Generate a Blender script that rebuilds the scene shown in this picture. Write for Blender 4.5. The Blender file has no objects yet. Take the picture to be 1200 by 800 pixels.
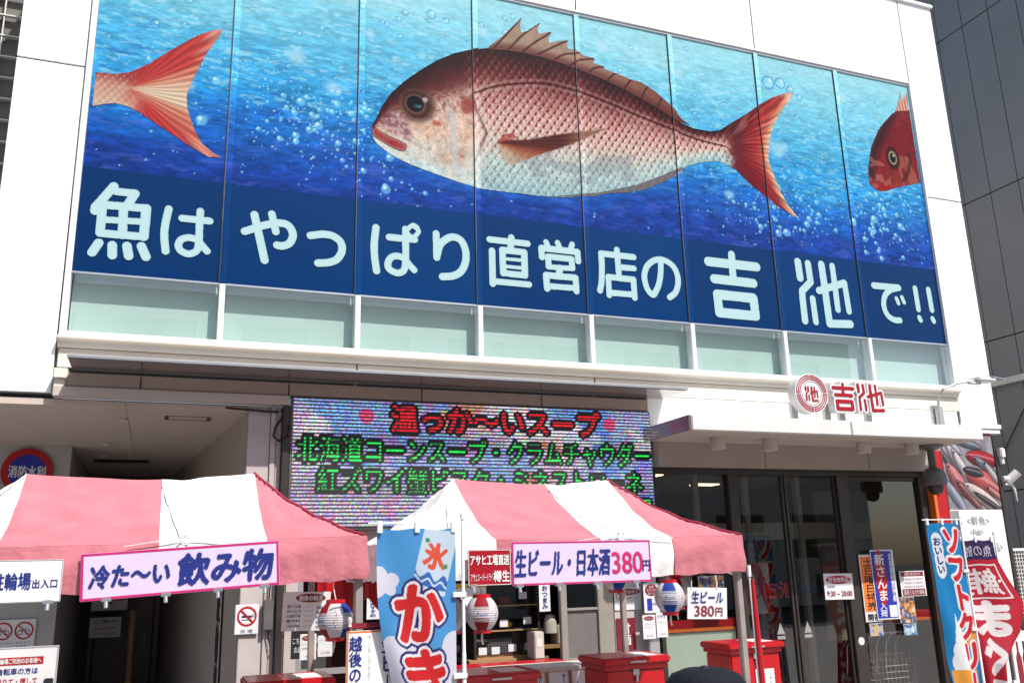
import bpy, bmesh, math, random
import numpy as np
from mathutils import Vector, Matrix, Euler

# ------------------------------------------------------------------ scene, camera, light
scene = bpy.context.scene
COL = scene.collection
random.seed(7)
cam_data = bpy.data.cameras.new('camera')
cam_data.sensor_fit = 'HORIZONTAL'
cam_data.sensor_width = 36.0
cam_data.lens = 31.287
cam_data.clip_start = 0.05
cam_data.clip_end = 600.0
cam = bpy.data.objects.new('camera', cam_data)
COL.objects.link(cam)
cr, cu, cf = Vector((.93329671, -.35813073, -.0264504)), Vector((-.06499157, -.24089052, .96837382)), Vector((.35317608, .90206105, .24809781))
cam.matrix_world = Matrix(((cr.x, cu.x, -cf.x, 1.05402), (cr.y, cu.y, -cf.y, -9.84958), (cr.z, cu.z, -cf.z, 2.0), (0, 0, 0, 1)))
scene.camera = cam

SUN_EL, SUN_AZ = math.radians(55), math.radians(28)          # azimuth: right of the street-side normal of the front
sdir = Vector((math.sin(SUN_AZ) * math.cos(SUN_EL), -math.cos(SUN_AZ) * math.cos(SUN_EL), math.sin(SUN_EL)))
world = bpy.data.worlds.new('World')
scene.world = world
world.use_nodes = True
wn = world.node_tree.nodes
sky = wn.new('ShaderNodeTexSky')
sky.sky_type = 'NISHITA'
sky.sun_disc = False
sky.sun_elevation = SUN_EL
sky.sun_rotation = math.atan2(sdir.x, sdir.y)
sky.air_density = 1.0
sky.dust_density = 2.0
bg = wn['Background']
bg.inputs['Strength'].default_value = 0.11
world.node_tree.links.new(sky.outputs['Color'], bg.inputs['Color'])
sun_data = bpy.data.lights.new('sun', 'SUN')
sun_data.energy = 4.6
sun_data.angle = math.radians(0.53)
sun_data.color = (1.0, 0.955, 0.89)
sun = bpy.data.objects.new('sun', sun_data)
COL.objects.link(sun)
sun.rotation_euler = sdir.to_track_quat('Z', 'Y').to_euler()
sun.location = sdir * 40
scene.view_settings.view_transform = 'Standard'
scene.view_settings.look = 'None'
scene.view_settings.gamma = 1.0
scene.view_settings.use_curve_mapping = False
scene.view_settings.exposure = 0.66
scene.render.engine = 'CYCLES'
scene.cycles.max_bounces = 10
scene.cycles.transparent_max_bounces = 12

# ------------------------------------------------------------------ colour and materials
def lin(c):
    a = np.asarray(c, dtype=np.float64) / 255.0
    return np.where(a <= 0.04045, a / 12.92, ((a + 0.055) / 1.055) ** 2.4)
def L(r, g, b): return tuple(float(v) for v in lin((r, g, b)))

def mat(name, color, rough=.6, metal=0.0, var=.12, scale=6.0, spec=.4, bump=0.0, translucent=0.0, streak=False, coat=0.0):
    m = bpy.data.materials.new(name)
    m.use_nodes = True
    nt = m.node_tree; n = nt.nodes; k = nt.links
    b = n['Principled BSDF']
    b.inputs['Roughness'].default_value = rough
    b.inputs['Metallic'].default_value = metal
    b.inputs['Specular IOR Level'].default_value = spec
    b.inputs['Coat Weight'].default_value = coat
    tc = n.new('ShaderNodeTexCoord')
    src = tc.outputs['Object']
    if streak:
        mp = n.new('ShaderNodeMapping'); mp.inputs['Scale'].default_value = (1, 1, .12)
        k.new(src, mp.inputs['Vector']); src = mp.outputs['Vector']
    ns = n.new('ShaderNodeTexNoise'); ns.inputs['Scale'].default_value = scale; ns.inputs['Detail'].default_value = 6
    k.new(src, ns.inputs['Vector'])
    rp = n.new('ShaderNodeValToRGB')
    rp.color_ramp.elements[0].position = .3; rp.color_ramp.elements[1].position = .72
    rp.color_ramp.elements[0].color = tuple(c * (1 - var) for c in color) + (1,)
    rp.color_ramp.elements[1].color = tuple(min(1, c * (1 + var * .5)) for c in color) + (1,)
    k.new(ns.outputs['Fac'], rp.inputs['Fac'])
    k.new(rp.outputs['Color'], b.inputs['Base Color'])
    if bump:
        bp = n.new('ShaderNodeBump'); bp.inputs['Strength'].default_value = bump; bp.inputs['Distance'].default_value = .02
        n2 = n.new('ShaderNodeTexNoise'); n2.inputs['Scale'].default_value = scale * 3; n2.inputs['Detail'].default_value = 4
        k.new(tc.outputs['Object'], n2.inputs['Vector']); k.new(n2.outputs['Fac'], bp.inputs['Height']); k.new(bp.outputs['Normal'], b.inputs['Normal'])
    if translucent:
        t = n.new('ShaderNodeBsdfTranslucent'); mx = n.new('ShaderNodeMixShader'); mx.inputs['Fac'].default_value = translucent
        k.new(rp.outputs['Color'], t.inputs['Color'])
        k.new(b.outputs[0], mx.inputs[1]); k.new(t.outputs[0], mx.inputs[2]); k.new(mx.outputs[0], n['Material Output'].inputs['Surface'])
    return m

def vcol_mat(name, rough=.35, spec=.4, coat=0.0, emit=0.0, translucent=0.0):
    m = bpy.data.materials.new(name); m.use_nodes = True
    nt = m.node_tree; n = nt.nodes; k = nt.links; b = n['Principled BSDF']
    a = n.new('ShaderNodeAttribute'); a.attribute_name = 'Col'
    b.inputs['Roughness'].default_value = rough; b.inputs['Specular IOR Level'].default_value = spec; b.inputs['Coat Weight'].default_value = coat
    b.inputs['Coat Roughness'].default_value = .03
    if emit:
        b.inputs['Base Color'].default_value = (.02, .02, .022, 1)
        k.new(a.outputs['Color'], b.inputs['Emission Color']); b.inputs['Emission Strength'].default_value = emit
    else:
        k.new(a.outputs['Color'], b.inputs['Base Color'])
    if translucent:
        t = n.new('ShaderNodeBsdfTranslucent'); mx = n.new('ShaderNodeMixShader'); mx.inputs['Fac'].default_value = translucent
        k.new(a.outputs['Color'], t.inputs['Color'])
        k.new(b.outputs[0], mx.inputs[1]); k.new(t.outputs[0], mx.inputs[2]); k.new(mx.outputs[0], n['Material Output'].inputs['Surface'])
    return m

def glass_mat(name, tint=(.72, .78, .76), ior=1.5, wob=0.0):
    m = bpy.data.materials.new(name); m.use_nodes = True
    nt = m.node_tree; n = nt.nodes; k = nt.links
    n.remove(n['Principled BSDF'])
    ge = n.new('ShaderNodeNewGeometry'); dt = n.new('ShaderNodeVectorMath'); dt.operation = 'DOT_PRODUCT'
    k.new(ge.outputs['Normal'], dt.inputs[0]); k.new(ge.outputs['Incoming'], dt.inputs[1])
    prev = dt.outputs['Value']
    for op, val in (('ABSOLUTE', 0), ('SUBTRACT', 1), ('POWER', 5.0), ('MULTIPLY_ADD', None)):
        f = n.new('ShaderNodeMath'); f.operation = op
        if op == 'SUBTRACT': f.inputs[0].default_value = 1.0; k.new(prev, f.inputs[1])
        else:
            k.new(prev, f.inputs[0])
            if op == 'POWER': f.inputs[1].default_value = val
            if op == 'MULTIPLY_ADD':
                r0 = 2 * ((ior - 1) / (ior + 1)) ** 2; f.inputs[1].default_value = 1 - r0; f.inputs[2].default_value = r0
        prev = f.outputs[0]
    t = n.new('ShaderNodeBsdfTransparent'); t.inputs['Color'].default_value = tint + (1,)
    g = n.new('ShaderNodeBsdfGlossy'); g.inputs['Roughness'].default_value = .015
    mx = n.new('ShaderNodeMixShader')
    k.new(f.outputs[0], mx.inputs[0]); k.new(t.outputs[0], mx.inputs[1]); k.new(g.outputs[0], mx.inputs[2])
    k.new(mx.outputs[0], n['Material Output'].inputs['Surface'])
    return m

M = dict(
    panel=mat('white_metal_panel', (.82, .82, .81), .38, var=.03, scale=1.2, streak=True),
    canopypanel=mat('canopy_panel', (.6, .585, .57), .45, var=.08, scale=2, streak=True),
    joint=mat('dark_joint', (.05, .05, .055), .7),
    frame=mat('white_window_frame', (.74, .75, .77), .3, var=.04),
    alu=mat('aluminium', (.6, .61, .63), .32, metal=.85, var=.08),
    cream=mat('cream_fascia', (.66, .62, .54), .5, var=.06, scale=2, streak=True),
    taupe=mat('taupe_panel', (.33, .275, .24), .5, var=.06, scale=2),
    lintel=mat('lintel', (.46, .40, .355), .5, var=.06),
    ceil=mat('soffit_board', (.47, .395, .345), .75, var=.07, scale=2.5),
    slab=mat('polished_slab', (.36, .32, .31), .18, metal=.7, var=.1),
    greywall=mat('grey_wall', (.36, .35, .345), .7, var=.12, scale=3, bump=.1),
    palewall=mat('pale_wall', (.42, .37, .355), .6, var=.1, scale=3),
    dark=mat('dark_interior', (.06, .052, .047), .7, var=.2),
    darkmetal=mat('bronze_frame', (.06, .052, .047), .4, metal=.5, var=.15),
    beigeframe=mat('beige_frame', (.25, .225, .195), .5),
    blind=mat('pale_blind', (.43, .55, .53), .5, var=.05, scale=1.5, streak=True),
    glass=glass_mat('window_glass', (.9, .95, .93), 1.75),
    doorglass=glass_mat('door_glass', (.74, .75, .70), 1.65),
    white=mat('white_board', (.64, .64, .64), .45, var=.04),
    paper=mat('paper', (.6, .6, .615), .6, var=.06),
    lilac=mat('lilac_sheet', (.53, .44, .60), .45, var=.04),
    navy=mat('navy_ink', L(20, 36, 112), .5, var=.1),
    black=mat('black_ink', (.015, .015, .02), .5),
    grey=mat('grey_ink', (.22, .22, .24), .6),
    red=mat('red_paint', L(164, 18, 27), .4, var=.1),
    brightred=mat('gloss_red', L(172, 14, 24), .33, var=.12, coat=.15),
    signred=mat('sign_red', L(146, 6, 28), .4, var=.05),
    darkred=mat('dark_red', L(120, 25, 40), .5),
    magenta=mat('magenta_border', L(180, 28, 100), .45),
    pinktext=mat('pink_text', L(180, 24, 92), .5),
    orange=mat('orange', L(220, 105, 40), .5),
    orangeposter=mat('orange_poster', L(225, 115, 45), .5),
    bluposter=mat('blue_poster', L(35, 45, 150), .5),
    yellow=mat('yellow', L(225, 180, 50), .5),
    green=mat('bottle_green', L(40, 110, 60), .25),
    whitepole=mat('white_pole', (.72, .72, .72), .35, var=.06),
    post=mat('tent_leg', (.36, .315, .295), .42, metal=.35, var=.2),
    tentwhite=mat('tent_white', (.78, .77, .76),   .75, var=.08, scale=5, bump=.5, translucent=.16),
    tentpink=mat('tent_pink', L(187, 111, 121), .75, var=.14, scale=5, bump=.5, translucent=.16),
    piping=mat('tent_piping', L(150, 40, 60), .7),
    charcoal=mat('charcoal_panel', L(128, 129, 130), .42, var=.1, scale=.6),
    gridmetal=mat('galvanised_grid', (.66, .65, .62), .5, metal=.3),
    olive=mat('dark_tile', (.15, .135, .115), .5, var=.25, scale=1.5),
    camgrey=mat('camera_grey', (.11, .1, .1), .4),
    camwhite=mat('camera_white', (.62, .61, .6), .4),
    steel=mat('brushed_steel', (.5, .5, .5), .4, metal=.7),
    rope=mat('rope', (.6, .58, .55), .8),
    palegreen=mat('pale_green_panel', L(178, 196, 184), .5, var=.06),
    pave=mat('pavement_stone', (.34, .33, .32), .85, var=.2, scale=3, bump=.2),
    asphalt=mat('asphalt', (.055, .055, .057), .9, var=.3, scale=8, bump=.3),
    skin=mat('skin', (.5, .32, .24), .5), hair=mat('hair', (.012, .01, .01), .5),
    cloth=mat('navy_cotton', (.03, .035, .06), .85, bump=.2), trouser=mat('grey_cotton', (.1, .1, .11), .85),
    hat=mat('black_hat', (.008, .009, .015), .8, spec=.12, bump=.2, scale=20), hatband=mat('hat_crown', (.006, .006, .008), .8),
    wood=mat('wood', (.35, .2, .1), .5), frost=mat('frosted_glass', (.14, .125, .12), .55), plastic=mat('beige_plastic', (.5, .46, .42), .5),
    crate=mat('blue_crate', L(30, 70, 120), .5), lamp=mat('warm_lamp_glass', (.9, .7, .35), .3), cord=mat('black_cable', (.012, .012, .012), .5),
)
VC_FILM = vcol_mat('printed_film', .22, .16)
VC_LED = vcol_mat('led_display', .5, .3, emit=1.0)
VC_CLOTH = vcol_mat('printed_cloth', .7, .25, translucent=.2)
VC_PRINT = vcol_mat('printed_sheet', .4, .35)

# ------------------------------------------------------------------ object helpers
def thing(name, label, cat, loc=(0, 0, 0), rz=0.0, group=None, rx=0.0, ry=0.0):
    o = bpy.data.objects.new(name, None); COL.objects.link(o)
    o.location = loc; o.rotation_euler = (rx, ry, rz); o.empty_display_size = .1
    o['label'] = label; o['category'] = cat
    if group: o['group'] = group
    return o
def tag(o, label, cat, group=None):
    o['label'] = label; o['category'] = cat
    if group: o['group'] = group
    return o

class MB:
    """collects shapes in one mesh"""
    def __init__(s): s.v = []; s.f = []; s.m = []; s.mi = 0
    def add(s, vs, fs):
        b = len(s.v); s.v += [tuple(v) for v in vs]; s.f += [tuple(i + b for i in f) for f in fs]; s.m += [s.mi] * len(fs); return s
    def box(s, x0, x1, y0, y1, z0, z1):
        return s.add([(x0, y0, z0), (x1, y0, z0), (x1, y1, z0), (x0, y1, z0), (x0, y0, z1), (x1, y0, z1), (x1, y1, z1), (x0, y1, z1)],
                     [(3, 2, 1, 0), (4, 5, 6, 7), (0, 1, 5, 4), (1, 2, 6, 5), (2, 3, 7, 6), (3, 0, 4, 7)])
    def bbox(s, x0, x1, y0, y1, z0, z1, b=.006):
        bm = bmesh.new(); bmesh.ops.create_cube(bm, size=1)
        for v in bm.verts: v.co = Vector(((x0 + x1) / 2 + v.co.x * (x1 - x0), (y0 + y1) / 2 + v.co.y * (y1 - y0), (z0 + z1) / 2 + v.co.z * (z1 - z0)))
        bmesh.ops.bevel(bm, geom=bm.edges[:], offset=b, segments=2, affect='EDGES')
        bm.verts.index_update()
        s.add([v.co[:] for v in bm.verts], [[v.index for v in f.verts] for f in bm.faces]); bm.free(); return s
    def tube(s, pts, r, n=10, cap=True):
        pts = [Vector(p) for p in pts]; rs = r if isinstance(r, (list, tuple)) else [r] * len(pts); rings = []
        for i, p in enumerate(pts):
            d = (pts[min(i + 1, len(pts) - 1)] - pts[max(i - 1, 0)]).normalized()
            a = Vector((0, 0, 1)) if abs(d.z) < .9 else Vector((1, 0, 0))
            u = d.cross(a).normalized(); w = d.cross(u)
            rings.append([p + (u * math.cos(2 * math.pi * j / n) + w * math.sin(2 * math.pi * j / n)) * rs[i] for j in range(n)])
        vs = [q for rg in rings for q in rg]; fs = []
        for i in range(len(pts) - 1):
            for j in range(n):
                fs.append((i * n + j, i * n + (j + 1) % n, (i + 1) * n + (j + 1) % n, (i + 1) * n + j))
        if cap: fs += [tuple(range(n - 1, -1, -1)), tuple((len(pts) - 1) * n + j for j in range(n))]
        return s.add(vs, fs)
    def lathe(s, prof, c=(0, 0, 0), n=24):
        vs = []; fs = []
        for r, z in prof:
            for j in range(n):
                a = 2 * math.pi * j / n; vs.append((c[0] + r * math.cos(a), c[1] + r * math.sin(a), c[2] + z))
        for i in range(len(prof) - 1):
            for j in range(n): fs.append((i * n + j, i * n + (j + 1) % n, (i + 1) * n + (j + 1) % n, (i + 1) * n + j))
        return s.add(vs, fs)
    def disc(s, cx, cz, rx, rz, y, n=40):
        """ellipse facing the street (-y)"""
        vs = [(cx + rx * math.cos(2 * math.pi * j / n), y, cz + rz * math.sin(2 * math.pi * j / n)) for j in range(n)]
        return s.add(vs, [tuple(range(n))])
    def ring(s, cx, cz, r0, r1, y, a0=0.0, a1=2 * math.pi, n=48, sx=1.0):
        vs = []; fs = []
        for j in range(n + 1):
            a = a0 + (a1 - a0) * j / n
            vs += [(cx + sx * r0 * math.cos(a), y, cz + r0 * math.sin(a)), (cx + sx * r1 * math.cos(a), y, cz + r1 * math.sin(a))]
        for j in range(n): fs.append((2 * j, 2 * j + 1, 2 * j + 3, 2 * j + 2))
        return s.add(vs, fs)
    def quad(s, x0, x1, z0, z1, y): return s.add([(x0, y, z0), (x1, y, z0), (x1, y, z1), (x0, y, z1)], [(0, 1, 2, 3)])
    def build(s, name, m, parent=None, smooth=False, label=None):
        me = bpy.data.meshes.new(name); me.from_pydata(s.v, [], s.f)
        for q in (m if isinstance(m, (list, tuple)) else [m]): me.materials.append(q)
        me.polygons.foreach_set('material_index', s.m)
        if smooth:
            me.polygons.foreach_set('use_smooth', [True] * len(me.polygons))
            try: me.set_sharp_from_angle(angle=math.radians(40))
            except Exception: pass
        me.update()
        o = bpy.data.objects.new(name, me); COL.objects.link(o)
        if parent: o.parent = parent
        if label: o['label'] = label
        return o

def copy_tree(o, parent=None):
    c = o.copy(); COL.objects.link(c)
    if parent: c.parent = parent
    for ch in list(o.children): copy_tree(ch, c)
    return c

# ------------------------------------------------------------------ lettering
_glyph = {}
def glyphs(body, bold):
    key = (body, bold)
    if key not in _glyph:
        cu_ = bpy.data.curves.new('lettering_source', 'FONT'); cu_.body = body; cu_.offset = bold; cu_.resolution_u = 4
        ob = bpy.data.objects.new('lettering_source', cu_); COL.objects.link(ob)
        bpy.context.view_layer.update()
        me = bpy.data.meshes.new_from_object(ob.evaluated_get(bpy.context.evaluated_depsgraph_get()))
        v = np.array([q.co[:2] for q in me.vertices]).reshape(-1, 2)
        f = [tuple(p.vertices) for p in me.polygons]
        bpy.data.objects.remove(ob); bpy.data.curves.remove(cu_); bpy.data.meshes.remove(me)
        _glyph[key] = (v, f)
    return _glyph[key]

def layout(body, w, h, bold=.02, vertical=False, shear=0.0, flip=False):
    """vertices (centred on 0) and faces of a line of lettering filling w x h"""
    if not vertical:
        v, f = glyphs(body, bold)
        lo, hi = v.min(0), v.max(0)
        q = (v - (lo + hi) / 2) / np.maximum(hi - lo, 1e-6) * np.array([w, h])
        q = q.copy(); q[:, 0] += q[:, 1] * shear
        if flip: q[:, 0] *= -1
        return q, list(f)
    chars = list(body); n = len(chars); cell = h / n; V = []; F = []
    for i, c in enumerate(chars):
        if c == ' ': continue
        rot = c == 'ー' or c == '〜'
        v, f = glyphs(c, bold)
        v = v.copy()
        if rot:
            cc = (v.min(0) + v.max(0)) / 2; v = v - cc; v = np.stack([v[:, 1] * .7, -v[:, 0] * .95], 1)
        else: v = v - np.array([.5, .38])
        v = v * np.array([w / .92, cell / .98])
        v[:, 0] += v[:, 1] * shear
        v[:, 1] += h / 2 - cell * (i + .5)
        if flip: v[:, 0] *= -1
        b = sum(len(a) for a in V)
        V.append(v); F += [tuple(k + b for k in p) for p in f]
    return np.concatenate(V), F

def lettering(parent, body, cx, cz, w, h, y, m, bold=.02, vertical=False, shear=0.0, name='lettering', rot=0.0):
    n_ = max(1, len(body)); ch_ = h / n_ if vertical else h
    st = max(.0009, min(ch_ / 48, w / 24)); mg = st * 6
    X, Z = flat_grid(-w / 2 - abs(shear) * h - mg, w / 2 + abs(shear) * h + mg, -h / 2 - mg, h / 2 + mg, st)
    mk = raster(body, X[0], Z[:, 0], 0, 0, w, h, bold, vertical, shear)
    ux, uz = X[0], Z[:, 0]; c, s_ = math.cos(rot), math.sin(rot); mb = MB(); hs = st / 2
    for i in range(mk.shape[0]):
        row = np.flatnonzero(np.diff(np.concatenate([[0], mk[i].astype(np.int8), [0]])))
        for a, b in zip(row[::2], row[1::2]):
            q = [(ux[a] - hs, uz[i] - hs), (ux[b - 1] + hs, uz[i] - hs), (ux[b - 1] + hs, uz[i] + hs), (ux[a] - hs, uz[i] + hs)]
            mb.add([(cx + c * p - s_ * r, y, cz + s_ * p + c * r) for p, r in q], [(0, 1, 2, 3)])
    return mb.build(name, m, parent)

def raster(body, U, V, cx, cy, w, h, bold=.02, vertical=False, shear=0.0, rot=0.0, flip=False):
    """boolean mask of lettering on a regular grid U[j], V[i]; bold = extra stroke width per character height"""
    n_ = max(1, len(body)); ch_ = h / n_ if vertical else h
    px_ = int(round(bold * ch_ / abs(V[1] - V[0])))
    q, f = layout(body, w, h, 0.0, vertical, shear, flip)
    c, s_ = math.cos(rot), math.sin(rot)
    q = np.stack([cx + c * q[:, 0] - s_ * q[:, 1], cy + s_ * q[:, 0] + c * q[:, 1]], 1)
    out = np.zeros((len(V), len(U)), bool)
    du, dv = U[1] - U[0], V[1] - V[0]
    for p in f:
        for t in range(1, len(p) - 1):
            a, b, d = q[p[0]], q[p[t]], q[p[t + 1]]
            lo = np.minimum(np.minimum(a, b), d); hi = np.maximum(np.maximum(a, b), d)
            j0, j1 = int(math.ceil((lo[0] - U[0]) / du)), int(math.floor((hi[0] - U[0]) / du)) + 1
            i0, i1 = int(math.ceil((lo[1] - V[0]) / dv)), int(math.floor((hi[1] - V[0]) / dv)) + 1
            j0, i0 = max(j0, 0), max(i0, 0); j1, i1 = min(j1, len(U)), min(i1, len(V))
            if j0 >= j1 or i0 >= i1: continue
            X, Z = np.meshgrid(U[j0:j1], V[i0:i1])
            e = [(b[0] - a[0]) * (Z - a[1]) - (b[1] - a[1]) * (X - a[0]), (d[0] - b[0]) * (Z - b[1]) - (d[1] - b[1]) * (X - b[0]), (a[0] - d[0]) * (Z - d[1]) - (a[1] - d[1]) * (X - d[0])]
            out[i0:i1, j0:j1] |= ((e[0] >= 0) & (e[1] >= 0) & (e[2] >= 0)) | ((e[0] <= 0) & (e[1] <= 0) & (e[2] <= 0))
    return dilate(out, px_) if px_ > 0 else out
def dilate(m, r):
    o = m.copy()
    for a in range(-r, r + 1):
        for b in range(-r, r + 1):
            if a * a + b * b > r * r + .5: continue
            s_ = np.zeros_like(m)
            s_[max(a, 0):m.shape[0] + min(a, 0), max(b, 0):m.shape[1] + min(b, 0)] = m[max(-a, 0):m.shape[0] + min(-a, 0), max(-b, 0):m.shape[1] + min(-b, 0)]
            o |= s_
    return o

# ------------------------------------------------------------------ painting helpers (print artwork on flat film)
def sm(a, b, x):
    t = np.clip((x - a) / (b - a), 0, 1); return t * t * (3 - 2 * t)
def vnoise(x, y, seed=0):
    xi = np.floor(x).astype(np.int64); yi = np.floor(y).astype(np.int64); fx = x - xi; fy = y - yi
    fx = fx * fx * (3 - 2 * fx); fy = fy * fy * (3 - 2 * fy)
    def hs(a, b):
        h = (a * 374761393 + b * 668265263 + seed * 974634777) & 0xffffffff
        h = ((h ^ (h >> 13)) * 1274126177) & 0xffffffff
        return ((h ^ (h >> 16)) & 0xffff) / 65535.0
    return (hs(xi, yi) * (1 - fx) + hs(xi + 1, yi) * fx) * (1 - fy) + (hs(xi, yi + 1) * (1 - fx) + hs(xi + 1, yi + 1) * fx) * fy
def fbm(x, y, seed=0, o=4):
    s_ = 0; a = .5; t = 0
    for i in range(o):
        s_ = s_ + a * vnoise(x * 2 ** i, y * 2 ** i, seed + i * 17); t += a; a *= .55
    return s_ / t
def mixc(a, b, t): return a + (np.asarray(b, float) - a) * np.asarray(t)[..., None]
def ramp(stops, t):
    xs = [s_[0] for s_ in stops]
    return np.stack([np.interp(t, xs, [s_[1][i] for s_ in stops]) for i in range(3)], -1)
def inpoly(P, x, z):
    P = np.asarray(P); r = np.zeros(x.shape, bool); j = len(P) - 1
    lo, hi = P.min(0), P.max(0)
    w = (x >= lo[0]) & (x <= hi[0]) & (z >= lo[1]) & (z <= hi[1])
    xx, zz = x[w], z[w]; rr = np.zeros(xx.shape, bool)
    for i in range(len(P)):
        xi, zi = P[i]; xj, zj = P[j]
        if zi != zj:
            c = ((zi > zz) != (zj > zz)) & (xx < (xj - xi) * (zz - zi) / (zj - zi) + xi); rr ^= c
        j = i
    r[w] = rr; return r
def dline(P, x, z, lim=1e9):
    """distance to a polyline"""
    P = np.asarray(P, float); d = np.full(x.shape, 9.0)
    for a, b in zip(P[:-1], P[1:]):
        e = b - a; l2 = max(float(e @ e), 1e-12)
        t = np.clip(((x - a[0]) * e[0] + (z - a[1]) * e[1]) / l2, 0, 1)
        d = np.minimum(d, np.hypot(x - a[0] - t * e[0], z - a[1] - t * e[1]))
    return d
def smooth_line(P, k=6):
    P = [np.array(p, float) for p in P]; Q = [2 * P[0] - P[1]] + P + [2 * P[-1] - P[-2]]; out = []
    for i in range(1, len(Q) - 2):
        for t in np.linspace(0, 1, k, endpoint=False):
            a, b, c, d = Q[i - 1], Q[i], Q[i + 1], Q[i + 2]
            out.append(.5 * (2 * b + (c - a) * t + (2 * a - 5 * b + 4 * c - d) * t * t + (3 * b - a - 3 * c + d) * t ** 3))
    out.append(P[-1]); return np.array(out)

PRINT_GAIN = 1.62      # ink reflectance: print colour / this
def ink(c): return np.clip(lin(np.clip(c, 0, 255)) / PRINT_GAIN, 0, .95)

def grid_mesh(name, co, mask, col, m, parent=None, smooth=False):
    """co (n,m,3) vertex grid, mask (n-1,m-1) cells kept, col (n,m,3) linear colours"""
    n, w = co.shape[:2]
    I, J = np.nonzero(mask)
    a = I * w + J
    quads = np.stack([a, a + 1, a + w + 1, a + w], 1)
    used = np.unique(quads); remap = np.full(n * w, -1); remap[used] = np.arange(len(used))
    quads = remap[quads]
    me = bpy.data.meshes.new(name)
    me.vertices.add(len(used)); me.vertices.foreach_set('co', co.reshape(-1, 3)[used].astype(np.float32).ravel())
    me.loops.add(quads.size); me.loops.foreach_set('vertex_index', quads.astype(np.int32).ravel())
    me.polygons.add(len(quads)); me.polygons.foreach_set('loop_start', np.arange(0, quads.size, 4, dtype=np.int32))
    me.update(calc_edges=True)
    if col is not None:
        at = me.color_attributes.new('Col', 'FLOAT_COLOR', 'POINT')
        c4 = np.ones((len(used), 4), np.float32); c4[:, :3] = col.reshape(-1, 3)[used]
        at.data.foreach_set('color', c4.ravel())
    me.materials.append(m)
    if smooth: me.polygons.foreach_set('use_smooth', [True] * len(me.polygons))
    me.update()
    o = bpy.data.objects.new(name, me); COL.objects.link(o)
    if parent: o.parent = parent
    return o
def flat_grid(x0, x1, z0, z1, st):
    nx, nz = max(2, int(round((x1 - x0) / st)) + 1), max(2, int(round((z1 - z0) / st)) + 1)
    return np.meshgrid(np.linspace(x0, x1, nx), np.linspace(z0, z1, nz))
def cells(m): return m[:-1, :-1] & m[1:, :-1] & m[:-1, 1:] & m[1:, 1:]

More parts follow.
